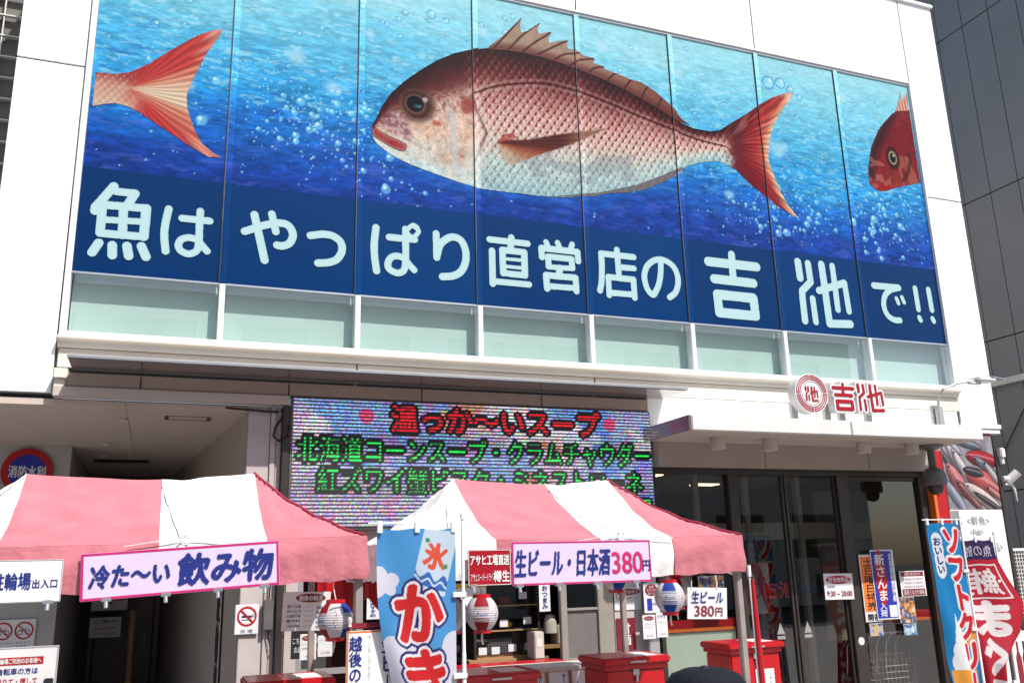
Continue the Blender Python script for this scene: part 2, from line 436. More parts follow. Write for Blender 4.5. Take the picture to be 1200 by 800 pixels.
D = {'up': [(3.135, 7.275), (3.14, 7.338), (3.187, 7.433), (3.255, 7.608), (3.366, 7.808), (3.531, 8.003), (3.736, 8.203), (3.968, 8.393), (4.202, 8.546), (4.443, 8.651), (4.684, 8.72), (4.927, 8.757), (5.223, 8.773), (5.473, 8.758), (5.777, 8.716), (6.033, 8.669), (6.342, 8.602), (6.696, 8.502), (7.054, 8.367), (7.369, 8.225), (7.592, 8.111), (7.811, 8.056), (8.069, 8.055), (8.236, 8.101), (8.449, 8.254), (8.698, 8.421), (8.963, 8.624), (9.227, 8.799), (9.452, 8.912), (9.667, 8.987)], 'inn': [(9.543, 8.795), (9.373, 8.568), (9.223, 8.355), (9.142, 8.148), (9.084, 7.956), (9.052, 7.761), (9.086, 7.612), (9.15, 7.437), (9.213, 7.263), (9.325, 7.064), (9.49, 6.874)], 'low': [(9.31, 6.942), (9.053, 7.06), (8.867, 7.19), (8.651, 7.337), (8.466, 7.496), (8.312, 7.56), (8.121, 7.592), (7.858, 7.527), (7.618, 7.428), (7.572, 7.38), (7.452, 7.272), (7.265, 7.16), (6.957, 6.998), (6.661, 6.908), (6.373, 6.859), (6.159, 6.786), (5.95, 6.758), (5.743, 6.715), (5.473, 6.689), (5.143, 6.685), (4.82, 6.674), (4.503, 6.68), (4.221, 6.732), (4.026, 6.777), (3.834, 6.82), (3.643, 6.873), (3.454, 6.935), (3.304, 7.013), (3.191, 7.099), (3.157, 7.15)], 'dorsal': [(4.659, 8.707), (4.908, 8.965), (5.184, 9.301), (5.154, 9.149), (5.17, 9.06), (5.259, 9.105), (5.468, 9.29), (5.413, 9.165), (5.435, 9.09), (5.526, 9.136), (5.63, 9.164), (5.56, 9.037), (5.584, 8.982), (5.714, 9.042), (5.871, 9.082), (5.842, 9.002), (5.865, 8.954), (5.956, 8.946), (6.097, 8.894), (6.281, 8.877), (6.237, 8.802), (6.421, 8.778), (6.406, 8.741), (6.591, 8.71), (6.777, 8.665), (7.002, 8.64), (7.221, 8.531), (7.44, 8.368), (7.612, 8.172), (7.774, 8.087), (7.482, 8.133), (7.212, 8.234), (6.814, 8.404), (6.289, 8.546), (5.647, 8.659), (5.147, 8.716)], 'spines': [[(4.756, 8.727), (4.983, 9.02), (5.184, 9.301)], [(4.976, 8.759), (5.181, 9.01), (5.468, 9.29)], [(5.173, 8.76), (5.367, 8.944), (5.63, 9.164)], [(5.398, 8.767), (5.593, 8.898), (5.871, 9.082)], [(5.65, 8.739), (5.809, 8.849), (6.072, 8.916)], [(5.879, 8.692), (6.04, 8.803), (6.281, 8.877)], [(6.163, 8.641), (6.259, 8.726), (6.421, 8.778)], [(6.449, 8.563), (6.506, 8.64), (6.591, 8.71)], [(6.712, 8.492), (6.772, 8.583), (6.832, 8.661)], [(6.978, 8.406), (7.041, 8.525), (7.102, 8.604)], [(7.215, 8.274), (7.281, 8.407), (7.315, 8.494)]], 'lateral': [(4.48, 8.007), (4.707, 8.135), (5.01, 8.242), (5.445, 8.336), (5.824, 8.328), (6.144, 8.283), (6.533, 8.195), (6.928, 8.092), (7.4, 7.985), (7.813, 7.892), (8.313, 7.85)], 'pect': [(4.749, 7.356), (4.892, 7.427), (5.23, 7.493), (5.666, 7.638), (6.116, 7.762), (6.459, 7.857), (6.269, 7.723), (5.977, 7.549), (5.656, 7.387), (5.343, 7.24), (5.097, 7.106), (4.953, 7.037), (4.86, 7.095), (4.804, 7.207)], 'pbase': [(4.796, 7.375), (4.87, 7.484), (4.99, 7.528), (5.061, 7.478), (4.939, 7.398)], 'lip': [(3.136, 7.285), (3.156, 7.335), (3.248, 7.269), (3.398, 7.212), (3.539, 7.165), (3.582, 7.125), (3.539, 7.038), (3.399, 7.062), (3.249, 7.131), (3.153, 7.196)], 'snout': [(3.183, 7.351), (3.309, 7.582), (3.439, 7.605), (3.57, 7.545), (3.658, 7.406), (3.692, 7.224), (3.637, 7.134), (3.506, 7.183), (3.344, 7.238)], 'gill': [(4.444, 7.976), (4.488, 7.787), (4.567, 7.629), (4.623, 7.493), (4.609, 7.394), (4.536, 7.226), (4.464, 7.037), (4.37, 6.87), (4.166, 6.794)], 'gill2': [(4.152, 7.668), (4.184, 7.469), (4.193, 7.232), (4.202, 7.021), (4.234, 6.886)], 'eye': (3.686, 7.719), 'eye2': (3.847, 7.747), 'tailroot': (8.255, 7.854), 'gillspot': (4.384, 7.818), 'anal': [(5.443, 6.685), (6.063, 6.767), (6.648, 6.906), (6.985, 7.015), (7.293, 7.172), (7.572, 7.38), (7.602, 7.41), (7.533, 7.413), (7.203, 7.236), (6.788, 7.038), (6.194, 6.846), (5.689, 6.742)], 'tail2': [(-0.005, 7.455), (0.029, 7.469), (0.233, 7.483), (0.378, 7.536), (0.578, 7.685), (0.809, 7.917), (1.047, 8.136), (1.233, 8.252), (1.345, 8.288), (1.309, 8.172), (1.229, 8.021), (1.158, 7.874), (1.103, 7.713), (1.036, 7.514), (0.999, 7.36), (1.008, 7.215), (1.064, 7.044), (1.119, 6.908), (1.204, 6.778), (1.318, 6.688), (1.43, 6.633), (1.259, 6.625), (1.068, 6.721), (0.878, 6.833), (0.689, 6.945), (0.502, 7.056), (0.38, 7.105), (0.261, 7.12), (0.147, 7.089), (0.007, 7.033)], 'tail2root': (0.392, 7.34), 'head3': [(11.976, 9.082), (11.794, 9.036), (11.673, 9.006), (11.541, 8.907), (11.384, 8.753), (11.246, 8.604), (11.136, 8.419), (11.059, 8.297), (10.989, 8.094), (10.94, 7.924), (10.91, 7.758), (10.92, 7.625), (10.997, 7.555), (11.101, 7.521), (11.248, 7.549), (11.386, 7.608), (11.522, 7.654), (11.693, 7.704), (11.901, 7.766), (11.987, 7.789)], 'fin3': [(11.661, 8.996), (11.713, 9.108), (11.756, 9.202), (11.831, 9.404), (11.827, 9.301), (11.824, 9.208), (11.874, 9.266), (11.944, 9.357), (11.979, 9.401), (11.948, 9.057)], 'eye3': (11.461, 8.143), 'eye3b': (11.537, 8.155), 'gill3': [(11.81, 8.274), (11.824, 8.165), (11.792, 8.076), (11.733, 7.93), (11.608, 7.775)], 'mouth3': [(10.937, 7.668), (11.007, 7.616), (11.163, 7.61), (11.342, 7.635)], 'dark3': [(11.672, 9.001), (11.384, 8.753), (11.136, 8.419), (10.989, 8.094), (10.91, 7.758), (10.966, 7.658), (11.041, 7.831), (11.119, 8.114), (11.27, 8.358), (11.446, 8.637)], 'cheek': [(3.835, 7.176), (4.114, 7.196), (4.423, 7.328), (4.417, 6.971), (4.222, 6.826), (3.944, 6.902)], 'chars': [('魚', [(0, 0.0501, [(0.324, 6.134), (0.207, 5.939), (0.165, 5.875), (0.163, 5.83)]), (0, 0.046, [(0.354, 6.078), (0.54, 6.08)]), (0, 0.0498, [(0.54, 6.077), (0.485, 5.956)]), (0, 0.0484, [(0.229, 5.898), (0.232, 5.587)]), (0, 0.0474, [(0.228, 5.908), (0.665, 5.92)]), (0, 0.0523, [(0.665, 5.92), (0.662, 5.592)]), (0, 0.0388, [(0.236, 5.738), (0.659, 5.763)]), (0, 0.0454, [(0.232, 5.583), (0.662, 5.591)]), (0, 0.0489, [(0.438, 5.917), (0.449, 5.586)]), (0, 0.0491, [(0.228, 5.474), (0.173, 5.36)]), (0, 0.0496, [(0.36, 5.462), (0.369, 5.349)]), (0, 0.05, [(0.504, 5.468), (0.529, 5.357)]), (0, 0.0505, [(0.647, 5.48), (0.7, 5.365)])]), ('は', [(1, 0.0429, [(0.893, 5.944), (0.871, 5.778), (0.867, 5.629), (0.892, 5.45)]), (0, 0.0432, [(1.038, 5.851), (1.325, 5.852)]), (1, 0.042, [(1.221, 5.958), (1.223, 5.732), (1.225, 5.569), (1.206, 5.486), (1.131, 5.444), (1.047, 5.472), (1.018, 5.534), (1.044, 5.601), (1.119, 5.632), (1.209, 5.615), (1.263, 5.554), (1.317, 5.495)])]), ('や', [(1, 0.0477, [(1.707, 5.775), (1.93, 5.877), (2.095, 5.92), (2.192, 5.891), (2.238, 5.791), (2.205, 5.69), (2.129, 5.646), (2.066, 5.648)]), (0, 0.0448, [(1.993, 6.021), (2.046, 5.808)]), (0, 0.0476, [(1.802, 5.987), (1.936, 5.453)])]), ('っ', [(1, 0.0476, [(2.437, 5.807), (2.583, 5.84), (2.695, 5.83), (2.784, 5.767), (2.805, 5.663), (2.751, 5.552), (2.654, 5.5), (2.532, 5.48)])]), ('ぱ', [(1, 0.0465, [(3.203, 5.996), (3.185, 5.798), (3.19, 5.636), (3.216, 5.452)]), (0, 0.0456, [(3.365, 5.891), (3.678, 5.897)]), (1, 0.0443, [(3.564, 6.019), (3.567, 5.802), (3.565, 5.574), (3.538, 5.483), (3.465, 5.451), (3.374, 5.486), (3.35, 5.552), (3.385, 5.631), (3.458, 5.664), (3.549, 5.642), (3.604, 5.578), (3.672, 5.509)]), (1, 0.0316, [(3.653, 6.078), (3.728, 6.01), (3.653, 5.924), (3.579, 5.992), (3.653, 6.078), (3.709, 6.059)])]), ('り', [(1, 0.0461, [(3.948, 6.005), (3.953, 5.831), (3.955, 5.696)]), (1, 0.0495, [(3.959, 5.729), (3.997, 5.862), (4.081, 5.949), (4.17, 5.985), (4.267, 5.95), (4.323, 5.832), (4.324, 5.689), (4.268, 5.555), (4.165, 5.483), (4.026, 5.457)])]), ('直', [(0, 0.0448, [(4.644, 6.007), (5.156, 6.006)]), (0, 0.0467, [(4.937, 6.064), (4.921, 5.897)]), (0, 0.0459, [(4.811, 5.885), (4.815, 5.581)]), (0, 0.0466, [(5.106, 5.884), (5.106, 5.577)]), (0, 0.0458, [(4.811, 5.885), (5.106, 5.884)]), (0, 0.044, [(4.815, 5.581), (5.106, 5.577)]), (0, 0.0247, [(4.843, 5.771), (5.076, 5.775)]), (0, 0.0246, [(4.84, 5.672), (5.073, 5.672)]), (0, 0.0454, [(4.672, 5.86), (4.673, 5.429)]), (0, 0.0426, [(4.676, 5.461), (5.16, 5.462)])]), ('営', [(0, 0.0414, [(5.414, 6.057), (5.451, 5.973)]), (0, 0.0417, [(5.576, 6.064), (5.609, 5.984)]), (0, 0.042, [(5.783, 6.066), (5.76, 6.007)]), (0, 0.0462, [(5.346, 5.969), (5.854, 5.968)]), (0, 0.0449, [(5.344, 5.968), (5.348, 5.845)]), (0, 0.0447, [(5.854, 5.968), (5.858, 5.842)]), (0, 0.0432, [(5.433, 5.863), (5.766, 5.863)]), (0, 0.0376, [(5.43, 5.724), (5.767, 5.734)]), (0, 0.045, [(5.433, 5.861), (5.438, 5.742)]), (0, 0.0444, [(5.762, 5.862), (5.77, 5.739)]), (0, 0.0504, [(5.591, 5.721), (5.581, 5.642)]), (0, 0.0456, [(5.396, 5.609), (5.809, 5.612)]), (0, 0.047, [(5.396, 5.609), (5.405, 5.433)]), (0, 0.0453, [(5.809, 5.612), (5.814, 5.431)]), (0, 0.0414, [(5.4, 5.465), (5.809, 5.472)])]), ('店', [(0, 0.0456, [(6.433, 6.061), (6.443, 5.681)]), (0, 0.0466, [(6.196, 5.985), (6.677, 5.984)]), (1, 0.0449, [(6.197, 5.982), (6.197, 5.798), (6.181, 5.597), (6.152, 5.473)]), (0, 0.0438, [(6.5, 5.823), (6.672, 5.825)]), (0, 0.0436, [(6.283, 5.666), (6.283, 5.42)]), (0, 0.0448, [(6.283, 5.669), (6.655, 5.668)]), (0, 0.0456, [(6.655, 5.668), (6.657, 5.418)]), (0, 0.0432, [(6.283, 5.455), (6.66, 5.459)])]), ('の', [(1, 0.0455, [(7.093, 5.985), (7.076, 5.801), (7.041, 5.654), (6.994, 5.554), (6.937, 5.483), (6.864, 5.542), (6.832, 5.634), (6.824, 5.741), (6.868, 5.865), (6.959, 5.953), (7.067, 5.992), (7.185, 5.976), (7.285, 5.907), (7.335, 5.79), (7.334, 5.669), (7.282, 5.543), (7.19, 5.469)])]), ('吉', [(0, 0.0695, [(7.847, 6.042), (8.641, 6.043)]), (0, 0.059, [(8.24, 6.187), (8.229, 5.802)]), (0, 0.0687, [(7.92, 5.799), (8.562, 5.793)]), (0, 0.0726, [(7.947, 5.576), (8.537, 5.573)]), (0, 0.0701, [(7.947, 5.576), (7.955, 5.319)]), (0, 0.072, [(8.537, 5.573), (8.547, 5.316)]), (0, 0.072, [(7.955, 5.319), (8.547, 5.316)])]), ('池', [(0, 0.0624, [(9.372, 6.194), (9.382, 5.952)]), (0, 0.0574, [(9.55, 6.184), (9.562, 5.906), (9.391, 5.754), (9.385, 5.64), (9.385, 5.31)]), (0, 0.0525, [(9.563, 5.655), (9.574, 5.308)]), (0, 0.0624, [(9.792, 6.194), (9.805, 5.802), (9.816, 5.301), (10.193, 5.321)]), (0, 0.0522, [(9.988, 6.192), (9.993, 5.925), (9.997, 5.524)]), (0, 0.0574, [(9.694, 5.786), (10.173, 5.946)]), (0, 0.052, [(10.177, 5.942), (10.197, 5.515)])]), ('で', [(0, 0.0539, [(10.726, 5.958), (11.199, 5.966)]), (1, 0.0486, [(11.175, 5.955), (11.047, 5.92), (10.928, 5.834), (10.872, 5.712), (10.877, 5.585), (10.939, 5.491), (11.045, 5.448), (11.139, 5.452)]), (0, 0.0374, [(11.13, 5.792), (11.156, 5.718)]), (0, 0.0376, [(11.241, 5.82), (11.268, 5.742)])]), ('!', [(0, 0.0488, [(11.525, 5.987), (11.533, 5.655)]), (0, 0.0445, [(11.528, 5.523), (11.546, 5.486)])]), ('!', [(0, 0.0494, [(11.789, 5.99), (11.8, 5.665)]), (0, 0.045, [(11.789, 5.526), (11.806, 5.488)])])]}

# ------------------------------------------------------------------ THE SETTING
g = MB(); g.add([(-300, -300, -.16), (300, -300, -.16), (300, 300, -.16), (-300, 300, -.16)], [(0, 1, 2, 3)])
o = g.build('ground', M['asphalt']); o['kind'] = 'structure'
g = MB(); g.bbox(-14, 40, -14.5, 12, -.155, 0, .02)
o = g.build('pavement', M['pave']); o['kind'] = 'structure'

SILL, TRANSOM, TOP = 4.445, 5.129, 9.50

# ---- the store building
B = thing('store_building', 'white panelled fish store with a printed window wall, canopies and dark glass entrance', 'building')
def part(name, m, f, parent=B, smooth=False, label=None):
    mb = MB(); f(mb); return mb.build(name, M[m] if isinstance(m, str) else m, parent, smooth, label)
def wall_panels(mb):
    J = .011
    for x0, x1, z0, z1 in [(-.75, -.068, 3.83, 7.5), (-.75, -.068, 7.5, 11.1), (-2.4, -.75, 3.83, 3.84)][:2]:
        mb.bbox(x0 + J, x1 - J, -.02, .35, z0 + J, z1 - J, .004)
    for x0 in (0, 3, 6, 9):
        mb.bbox(x0 - (.06 if x0 == 0 else 0) + J, x0 + 3 + (.03 if x0 == 9 else 0) - J, -.02, .35, TOP + .07, 11.1, .004)
    mb.bbox(12.03 + J, 12.76, -.02, .35, 7.55 + J, 11.1, .004)
    mb.bbox(12.03 + J, 12.76, -.02, .35, 3.93, 7.55 - J, .004)
part('wall_panel', 'panel', wall_panels)
part('wall_backing', 'joint', lambda m: m.box(-.74, 12.75, .0, .34, TOP + .08, 11.08).box(-.74, -.09, .0, .34, 3.85, TOP + .079).box(12.05, 12.75, .0, .34, 3.95, TOP + .079))
part('parapet_coping', 'panel', lambda m: m.bbox(-.78, 12.79, -.06, .45, 11.105, 11.17, .008))
part('parapet_pipe', 'whitepole', lambda m: m.tube([(12.35, .1, 11.17), (12.35, .1, 11.7)], .035), smooth=True)
part('side_wall', 'panel', lambda m: m.box(12.7, 12.75, .352, 14, 3.95, 11.09))
part('side_wall', 'panel', lambda m: m.box(-.74, -.7, .352, 14, 3.85, 11.09))
part('back_wall', 'greywall', lambda m: m.box(-.7, 12.7, 3.0, 3.2, 4.5, 11.0))
part('corner_trim', 'frame', lambda m: m.bbox(12.0, 12.8, -.05, .36, 3.86, 3.925, .006).bbox(12.05, 12.78, -.03, .34, 3.79, 3.857, .006))
# window wall: frame, mullions, transom, panes
part('window_frame', 'frame', lambda m: m.bbox(-.06, -.002, -.045, .12, SILL - .02, TOP + .06, .004).bbox(12.002, 12.028, -.045, .12, SILL - .02, TOP + .06, .004)
     .bbox(-.002, 12.002, -.04, .12, TOP + .035, TOP + .062, .004).bbox(-.002, 12.002, -.02, .12, TOP + .002, TOP + .022, .003)
     .bbox(-.002, 12.002, -.045, .13, SILL - .02, SILL + .022, .004).bbox(-.002, 12.002, -.02, .13, SILL + .03, SILL + .048, .003))
part('window_gasket', 'joint', lambda m: m.box(-.002, 12.002, .0, .11, TOP + .022, TOP + .035))
for i in range(1, 8):
    def mull(m, x=i * 1.5):
        m.bbox(x - .03, x + .03, -.03, .115, SILL + .0225, TRANSOM - .001, .005)
    part('mullion', 'frame', mull)
part('transom', 'alu', lambda m: m.bbox(0, 12, -.012, .1, TRANSOM - .012, TRANSOM + .012, .003))
for i in range(8):
    a, b = i * 1.5 + .036, (i + 1) * 1.5 - .036
    w = part('window_pane', 'glass', lambda m: m.quad(a, b, SILL + .045, TRANSOM - .012, .012))
    part('blind', 'blind', lambda m: m.box(a - .03, b + .03, .155, .17, SILL - .01, TRANSOM + .02), w)
# sill, fascia and the thin slab over the screen
def sill(mb):
    prof = [(.14, 4.425), (-.10, 4.425), (-.115, 4.42), (-.122, 4.405), (-.118, 4.388), (-.10, 4.376), (-.075, 4.365), (-.07, 4.31), (.14, 4.31)]
    n = len(prof); vs = [(-.06, y, z) for y, z in prof] + [(12.028, y, z) for y, z in prof]
    mb.add(vs, [(k, (k + 1) % n, n + (k + 1) % n, n + k) for k in range(n)] + [tuple(range(n))[::-1], tuple(range(n, 2 * n))])
part('sill', 'cream', sill)
def fascia(mb):
    for x0, x1 in ((-.055, 3.0), (3.0, 6.0), (6.0, 9.05), (9.05, 12.03)):
        mb.bbox(x0 + .008, x1 - .008, -.03, .1, 4.105, 4.305, .004)
part('fascia_panel', 'cream', fascia)
def lowfascia(mb):
    for x0, x1 in ((6.72, 9.05), (9.05, 11.98)): mb.bbox(x0 + .009, x1 - .009, -.028, .1, 3.2, 4.1, .004)
part('lower_fascia', 'panel', lowfascia)
part('fascia_backing', 'joint', lambda m: m.box(-.05, 12.02, .0, .09, 3.9, 4.304))
part('side_return', 'cream', lambda m: m.bbox(-.055, .07, -.16, -.032, 3.97, 4.07, .005).bbox(-.05, .05, -.12, -.032, 3.83, 3.967, .004))
part('canopy_slab', 'slab', lambda m: m.bbox(.1, 6.97, -.6, -.031, 4.072, 4.1, .008))
part('canopy_edge', 'alu', lambda m: m.bbox(.095, 6.975, -.618, -.601, 4.078, 4.108, .004))
def tiles(mb):
    for x0, x1 in ((-.04, .75), (.75, 2.245), (2.245, 3.74), (3.74, 5.235), (5.235, 6.7)): mb.bbox(x0 + .006, x1 - .006, -.1, .0, 3.9, 4.04, .004)
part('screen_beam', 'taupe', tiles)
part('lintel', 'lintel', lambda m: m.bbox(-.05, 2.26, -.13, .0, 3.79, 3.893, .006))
# left passage
cpart = part('passage_ceiling', 'ceil', lambda m: m.box(-3.5, .62, .0, 7, 3.72, 3.78).box(.625, 2.3, .0, 7, 3.72, 3.78))
part('ceiling_joint', 'joint', lambda m: m.box(-3.5, 2.3, .01, 7, 3.735, 3.79), cpart)
for x, y, r in ((.54, .72, .085), (.28, 2.7, .085), (.2, 4.0, .085)):
    d = part('downlight', 'lintel', lambda m: m.lathe([(r, 3.718), (r, 3.70), (r - .02, 3.698), (r - .03, 3.716)], (x, y, 0), 24), cpart, True)
part('ceiling_hatch', 'joint', lambda m: m.box(1.0, 1.04, .42, .66, 3.712, 3.719).box(1.44, 1.48, .42, .66, 3.712, 3.719).box(1.04, 1.44, .42, .425, 3.715, 3.719).box(1.04, 1.44, .655, .66, 3.715, 3.719), cpart)
part('air_vent', 'black', lambda m: m.box(.05, .8, 4.45, 4.75, 3.71, 3.719), cpart)
part('passage_wall', 'greywall', lambda m: m.box(-3.5, -.12, 3.1, 7.5, 0, 3.718), label='grey wall block at the left of the bicycle park passage')
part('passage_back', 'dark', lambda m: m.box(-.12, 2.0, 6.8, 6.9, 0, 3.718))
part('passage_side', 'taupe', lambda m: m.add([(1.83, .02, 0), (1.15, 6.8, 0), (1.15, 6.8, 3.718), (1.83, .02, 3.718), (2.3, .02, 0), (2.3, 6.8, 0), (2.3, 6.8, 3.718), (2.3, .02, 3.718)],
     [(0, 1, 2, 3), (0, 3, 7, 4), (4, 7, 6, 5), (1, 5, 6, 2), (3, 2, 6, 7)]))
dr = part('passage_door', 'darkmetal', lambda m: m.bbox(.15, 1.0, 6.74, 6.79, 0, 2.15, .006).box(.05, .12, 6.7, 6.79, 0, 2.3).box(1.03, 1.1, 6.7, 6.79, 0, 2.3))
part('door_handle', 'steel', lambda m: m.tube([(.9, 6.66, .95), (.9, 6.66, 1.2)], .015), dr)
part('yellow_post', 'wood', lambda m: m.tube([(.72, 5.6, 0), (.72, 5.6, 1.55)], .05, 16), smooth=True)
part('pilaster', 'palewall', lambda m: m.bbox(1.84, 2.07, -.03, .012, 0, 3.785, .006).bbox(2.075, 2.13, -.05, .012, 0, 3.785, .006).bbox(2.135, 2.19, -.03, .012, 0, 3.785, .006))
part('screen_pier', 'darkmetal', lambda m: m.bbox(2.195, 2.27, -.12, .012, 0, 3.79, .006))
part('cable', 'cord', lambda m: m.tube([(2.15, -.07, 3.72), (2.02, -.07, 3.72), (1.6, -.06, 3.745)], .012).tube([(2.18, -.07, 3.74), (2.2, -.09, 3.68), (2.12, -.1, 3.55), (2.1, -.1, 3.45), (2.16, -.09, 3.40), (2.24, -.13, 3.45), (2.26, -.13, 3.56)], .014), smooth=True)
# kiosk wall under the screen
part('kiosk_wall', 'palewall', lambda m: m.box(2.3, 3.05, .0, .1, 2.15, 3.3).box(2.3, 2.42, .0, .1, 0, 2.15).box(3.0, 6.7, .0, .1, 2.2, 3.3).box(3.05, 5.42, .0, .1, 0, .95).box(5.42, 6.1, .0, .1, 0, .9).box(6.12, 6.66, .0, .1, 0, 2.2))
part('kiosk_door', 'steel', lambda m: m.box(2.42, 2.48, .01, .06, 0, 2.15).box(2.98, 3.05, .01, .06, 0, 2.15).box(2.48, 2.98, .02, .05, 0, .5).box(2.48, 2.98, .02, .05, 1.0, 1.06).box(2.48, 2.98, .012, .06, 2.08, 2.15))
part('kiosk_door_glass', 'doorglass', lambda m: m.quad(2.48, 2.98, .5, 2.08, .035))
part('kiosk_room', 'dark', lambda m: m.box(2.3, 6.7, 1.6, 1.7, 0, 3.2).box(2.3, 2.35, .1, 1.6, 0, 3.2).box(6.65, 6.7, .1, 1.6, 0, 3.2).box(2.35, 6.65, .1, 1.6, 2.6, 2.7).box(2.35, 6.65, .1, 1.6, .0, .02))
part('counter_ledge', 'red', lambda m: m.bbox(3.05, 5.40, -.18, .1, .955, 1.0, .01))
sw = part('sliding_window', 'beigeframe', lambda m: m.bbox(5.42, 5.5, -.02, .05, .92, 2.15, .005).bbox(5.9, 6.1, -.02, .05, .92, 2.15, .005).bbox(5.5, 5.9, -.015, .045, .92, 1.0, .005).bbox(5.5, 5.9, -.015, .045, 1.52, 1.55, .004))
part('frosted_pane', 'frost', lambda m: m.box(5.5, 5.9, .01, .02, 1.0, 1.52), sw)
part('clear_pane', 'doorglass', lambda m: m.quad(5.5, 5.9, 1.55, 2.15, .015), sw)
part('kiosk_post', 'steel', lambda m: m.bbox(6.5, 6.64, -.12, -.002, 0, 2.4, .008))
# right canopy
CX0, CX1, CYF = 6.60, 11.07, -1.2
cn = part('entrance_canopy', 'canopypanel', lambda m: m.bbox(CX0 + .02, 8.895, CYF, CYF + .05, 3.485, 3.67, .012).bbox(8.905, CX1, CYF, CYF + .05, 3.485, 3.67, .012).bbox(CX0 + .05, CX1 - .02, CYF + .055, -.03, 3.52, 3.66, .004))
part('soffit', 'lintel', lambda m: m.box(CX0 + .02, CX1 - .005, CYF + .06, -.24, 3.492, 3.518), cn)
part('canopy_end', 'slab', lambda m: m.bbox(CX0 - .01, CX0 + .015, CYF + .02, -.03, 3.49, 3.665, .003), cn)
for x in (7.28, 8.04, 9.51, 10.32):
    part('downlight', 'lintel', lambda m: m.lathe([(.0, 3.345), (.085, 3.345), (.092, 3.352), (.092, 3.45), (.085, 3.452), (.085, 3.491)], (x, -.70, 0), 24), cn, True)
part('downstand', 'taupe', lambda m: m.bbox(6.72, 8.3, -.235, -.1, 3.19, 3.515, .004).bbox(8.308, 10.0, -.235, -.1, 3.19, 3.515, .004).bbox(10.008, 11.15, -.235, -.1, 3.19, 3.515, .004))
# entrance glazing
def glz(mb):
    mb.bbox(6.7, 11.12, -.06, .06, 3.12, 3.19, .004)
    for a, b in ((6.7, 6.76), (7.82, 7.95), (9.56, 9.75), (11.0, 11.14)): mb.bbox(a, b, -.07, .07, 0, 3.118, .005)
    mb.box(9.76, 10.99, -.03, .03, 3.06, 3.115)
part('entrance_frame', 'darkmetal', glz)
for a, b in ((7.955, 8.70), (8.72, 9.555)):
    dr = part('sliding_door', 'darkmetal', lambda m: m.bbox(a, a + .035, -.03, .02, .02, 3.11, .003).bbox(b - .035, b, -.03, .02, .02, 3.11, .003).bbox(a + .035, b - .035, -.03, .02, .02, .12, .003))
    part('door_glass', 'doorglass', lambda m: m.quad(a + .035, b - .035, .12, 3.11, -.005), dr)
    part('door_sensor_mark', 'steel', lambda m: m.add([(b - .3 if a < 8 else a + .1, -.009, 1.12), (b - .18 if a < 8 else a + .22, -.009, 1.12), (b - .24 if a < 8 else a + .16, -.009, 1.26)], [(0, 1, 2)]).quad(b - .3 if a < 8 else a + .1, b - .18 if a < 8 else a + .22, 1.06, 1.1, -.009), dr)
part('fixed_pane', 'doorglass', lambda m: m.quad(6.76, 7.82, .06, 3.12, -.01))
part('fixed_pane', 'doorglass', lambda m: m.quad(9.75, 11.0, .06, 3.06, -.01))
part('door_button', 'camwhite', lambda m: m.disc(9.66, .98, .05, .05, -.074), label='round white push button on the door post')
def inner(mb):
    mb.box(7.5, 10.95, .9, .98, 2.32, 2.55)
    for a, b in ((7.9, 7.98), (8.72, 8.8), (9.62, 9.7), (10.5, 10.58)): mb.box(a, b, .88, .96, 0, 3.3)
part('inner_door_frame', 'beigeframe', inner)
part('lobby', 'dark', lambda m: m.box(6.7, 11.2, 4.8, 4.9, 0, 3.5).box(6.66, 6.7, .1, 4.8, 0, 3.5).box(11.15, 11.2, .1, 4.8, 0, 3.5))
part('lobby_ceiling', 'ceil', lambda m: m.box(6.72, 11.14, .08, 4.8, 3.32, 3.36))
emm = bpy.data.materials.new('lobby_lamp_and_fill'); emm.use_nodes = True
emm.node_tree.nodes['Principled BSDF'].inputs['Emission Color'].default_value = (1, .82, .5, 1); emm.node_tree.nodes['Principled BSDF'].inputs['Emission Strength'].default_value = 2
for lx, ly in ((7.75, 1.9), (9.6, 3.2), (8.6, 4.2)): part('ceiling_lamp_and_fill', emm, lambda m: m.box(lx - .22, lx + .22, ly - .12, ly + .12, 3.30, 3.318))  # front panel is a real lamp; the two deeper ones are added to brighten the lobby
part('lobby_floor', 'greywall', lambda m: m.box(6.72, 11.14, .08, 4.8, .0, .012))
part('lobby_screen', 'olive', lambda m: m.box(10.0, 10.98, .95, 1.0, .9, 3.0))
part('stripe_band', 'red', lambda m: m.box(6.765, 7.815, .02, .04, 1.255, 1.35).box(9.755, 10.995, .02, .04, 1.235, 1.33))
part('orange_band', 'orange', lambda m: m.box(6.765, 7.815, .02, .04, 1.21, 1.25).box(9.755, 10.995, .02, .04, 1.19, 1.23))
part('low_panel', 'palegreen', lambda m: m.box(6.765, 7.815, .045, .07, .1, 1.2))
# red pillar between the doors and the sign board
part('red_pillar', 'red', lambda m: m.bbox(11.2, 11.5, -.16, .3, 0, 3.485, .006).box(11.5, 12.0, .0, .3, 0, 3.78).box(12.0, 12.7, .05, .34, 0, 3.78))
part('orange_strip', 'orange', lambda m: m.bbox(11.145, 11.198, -.17, .2, 0, 3.485, .004))

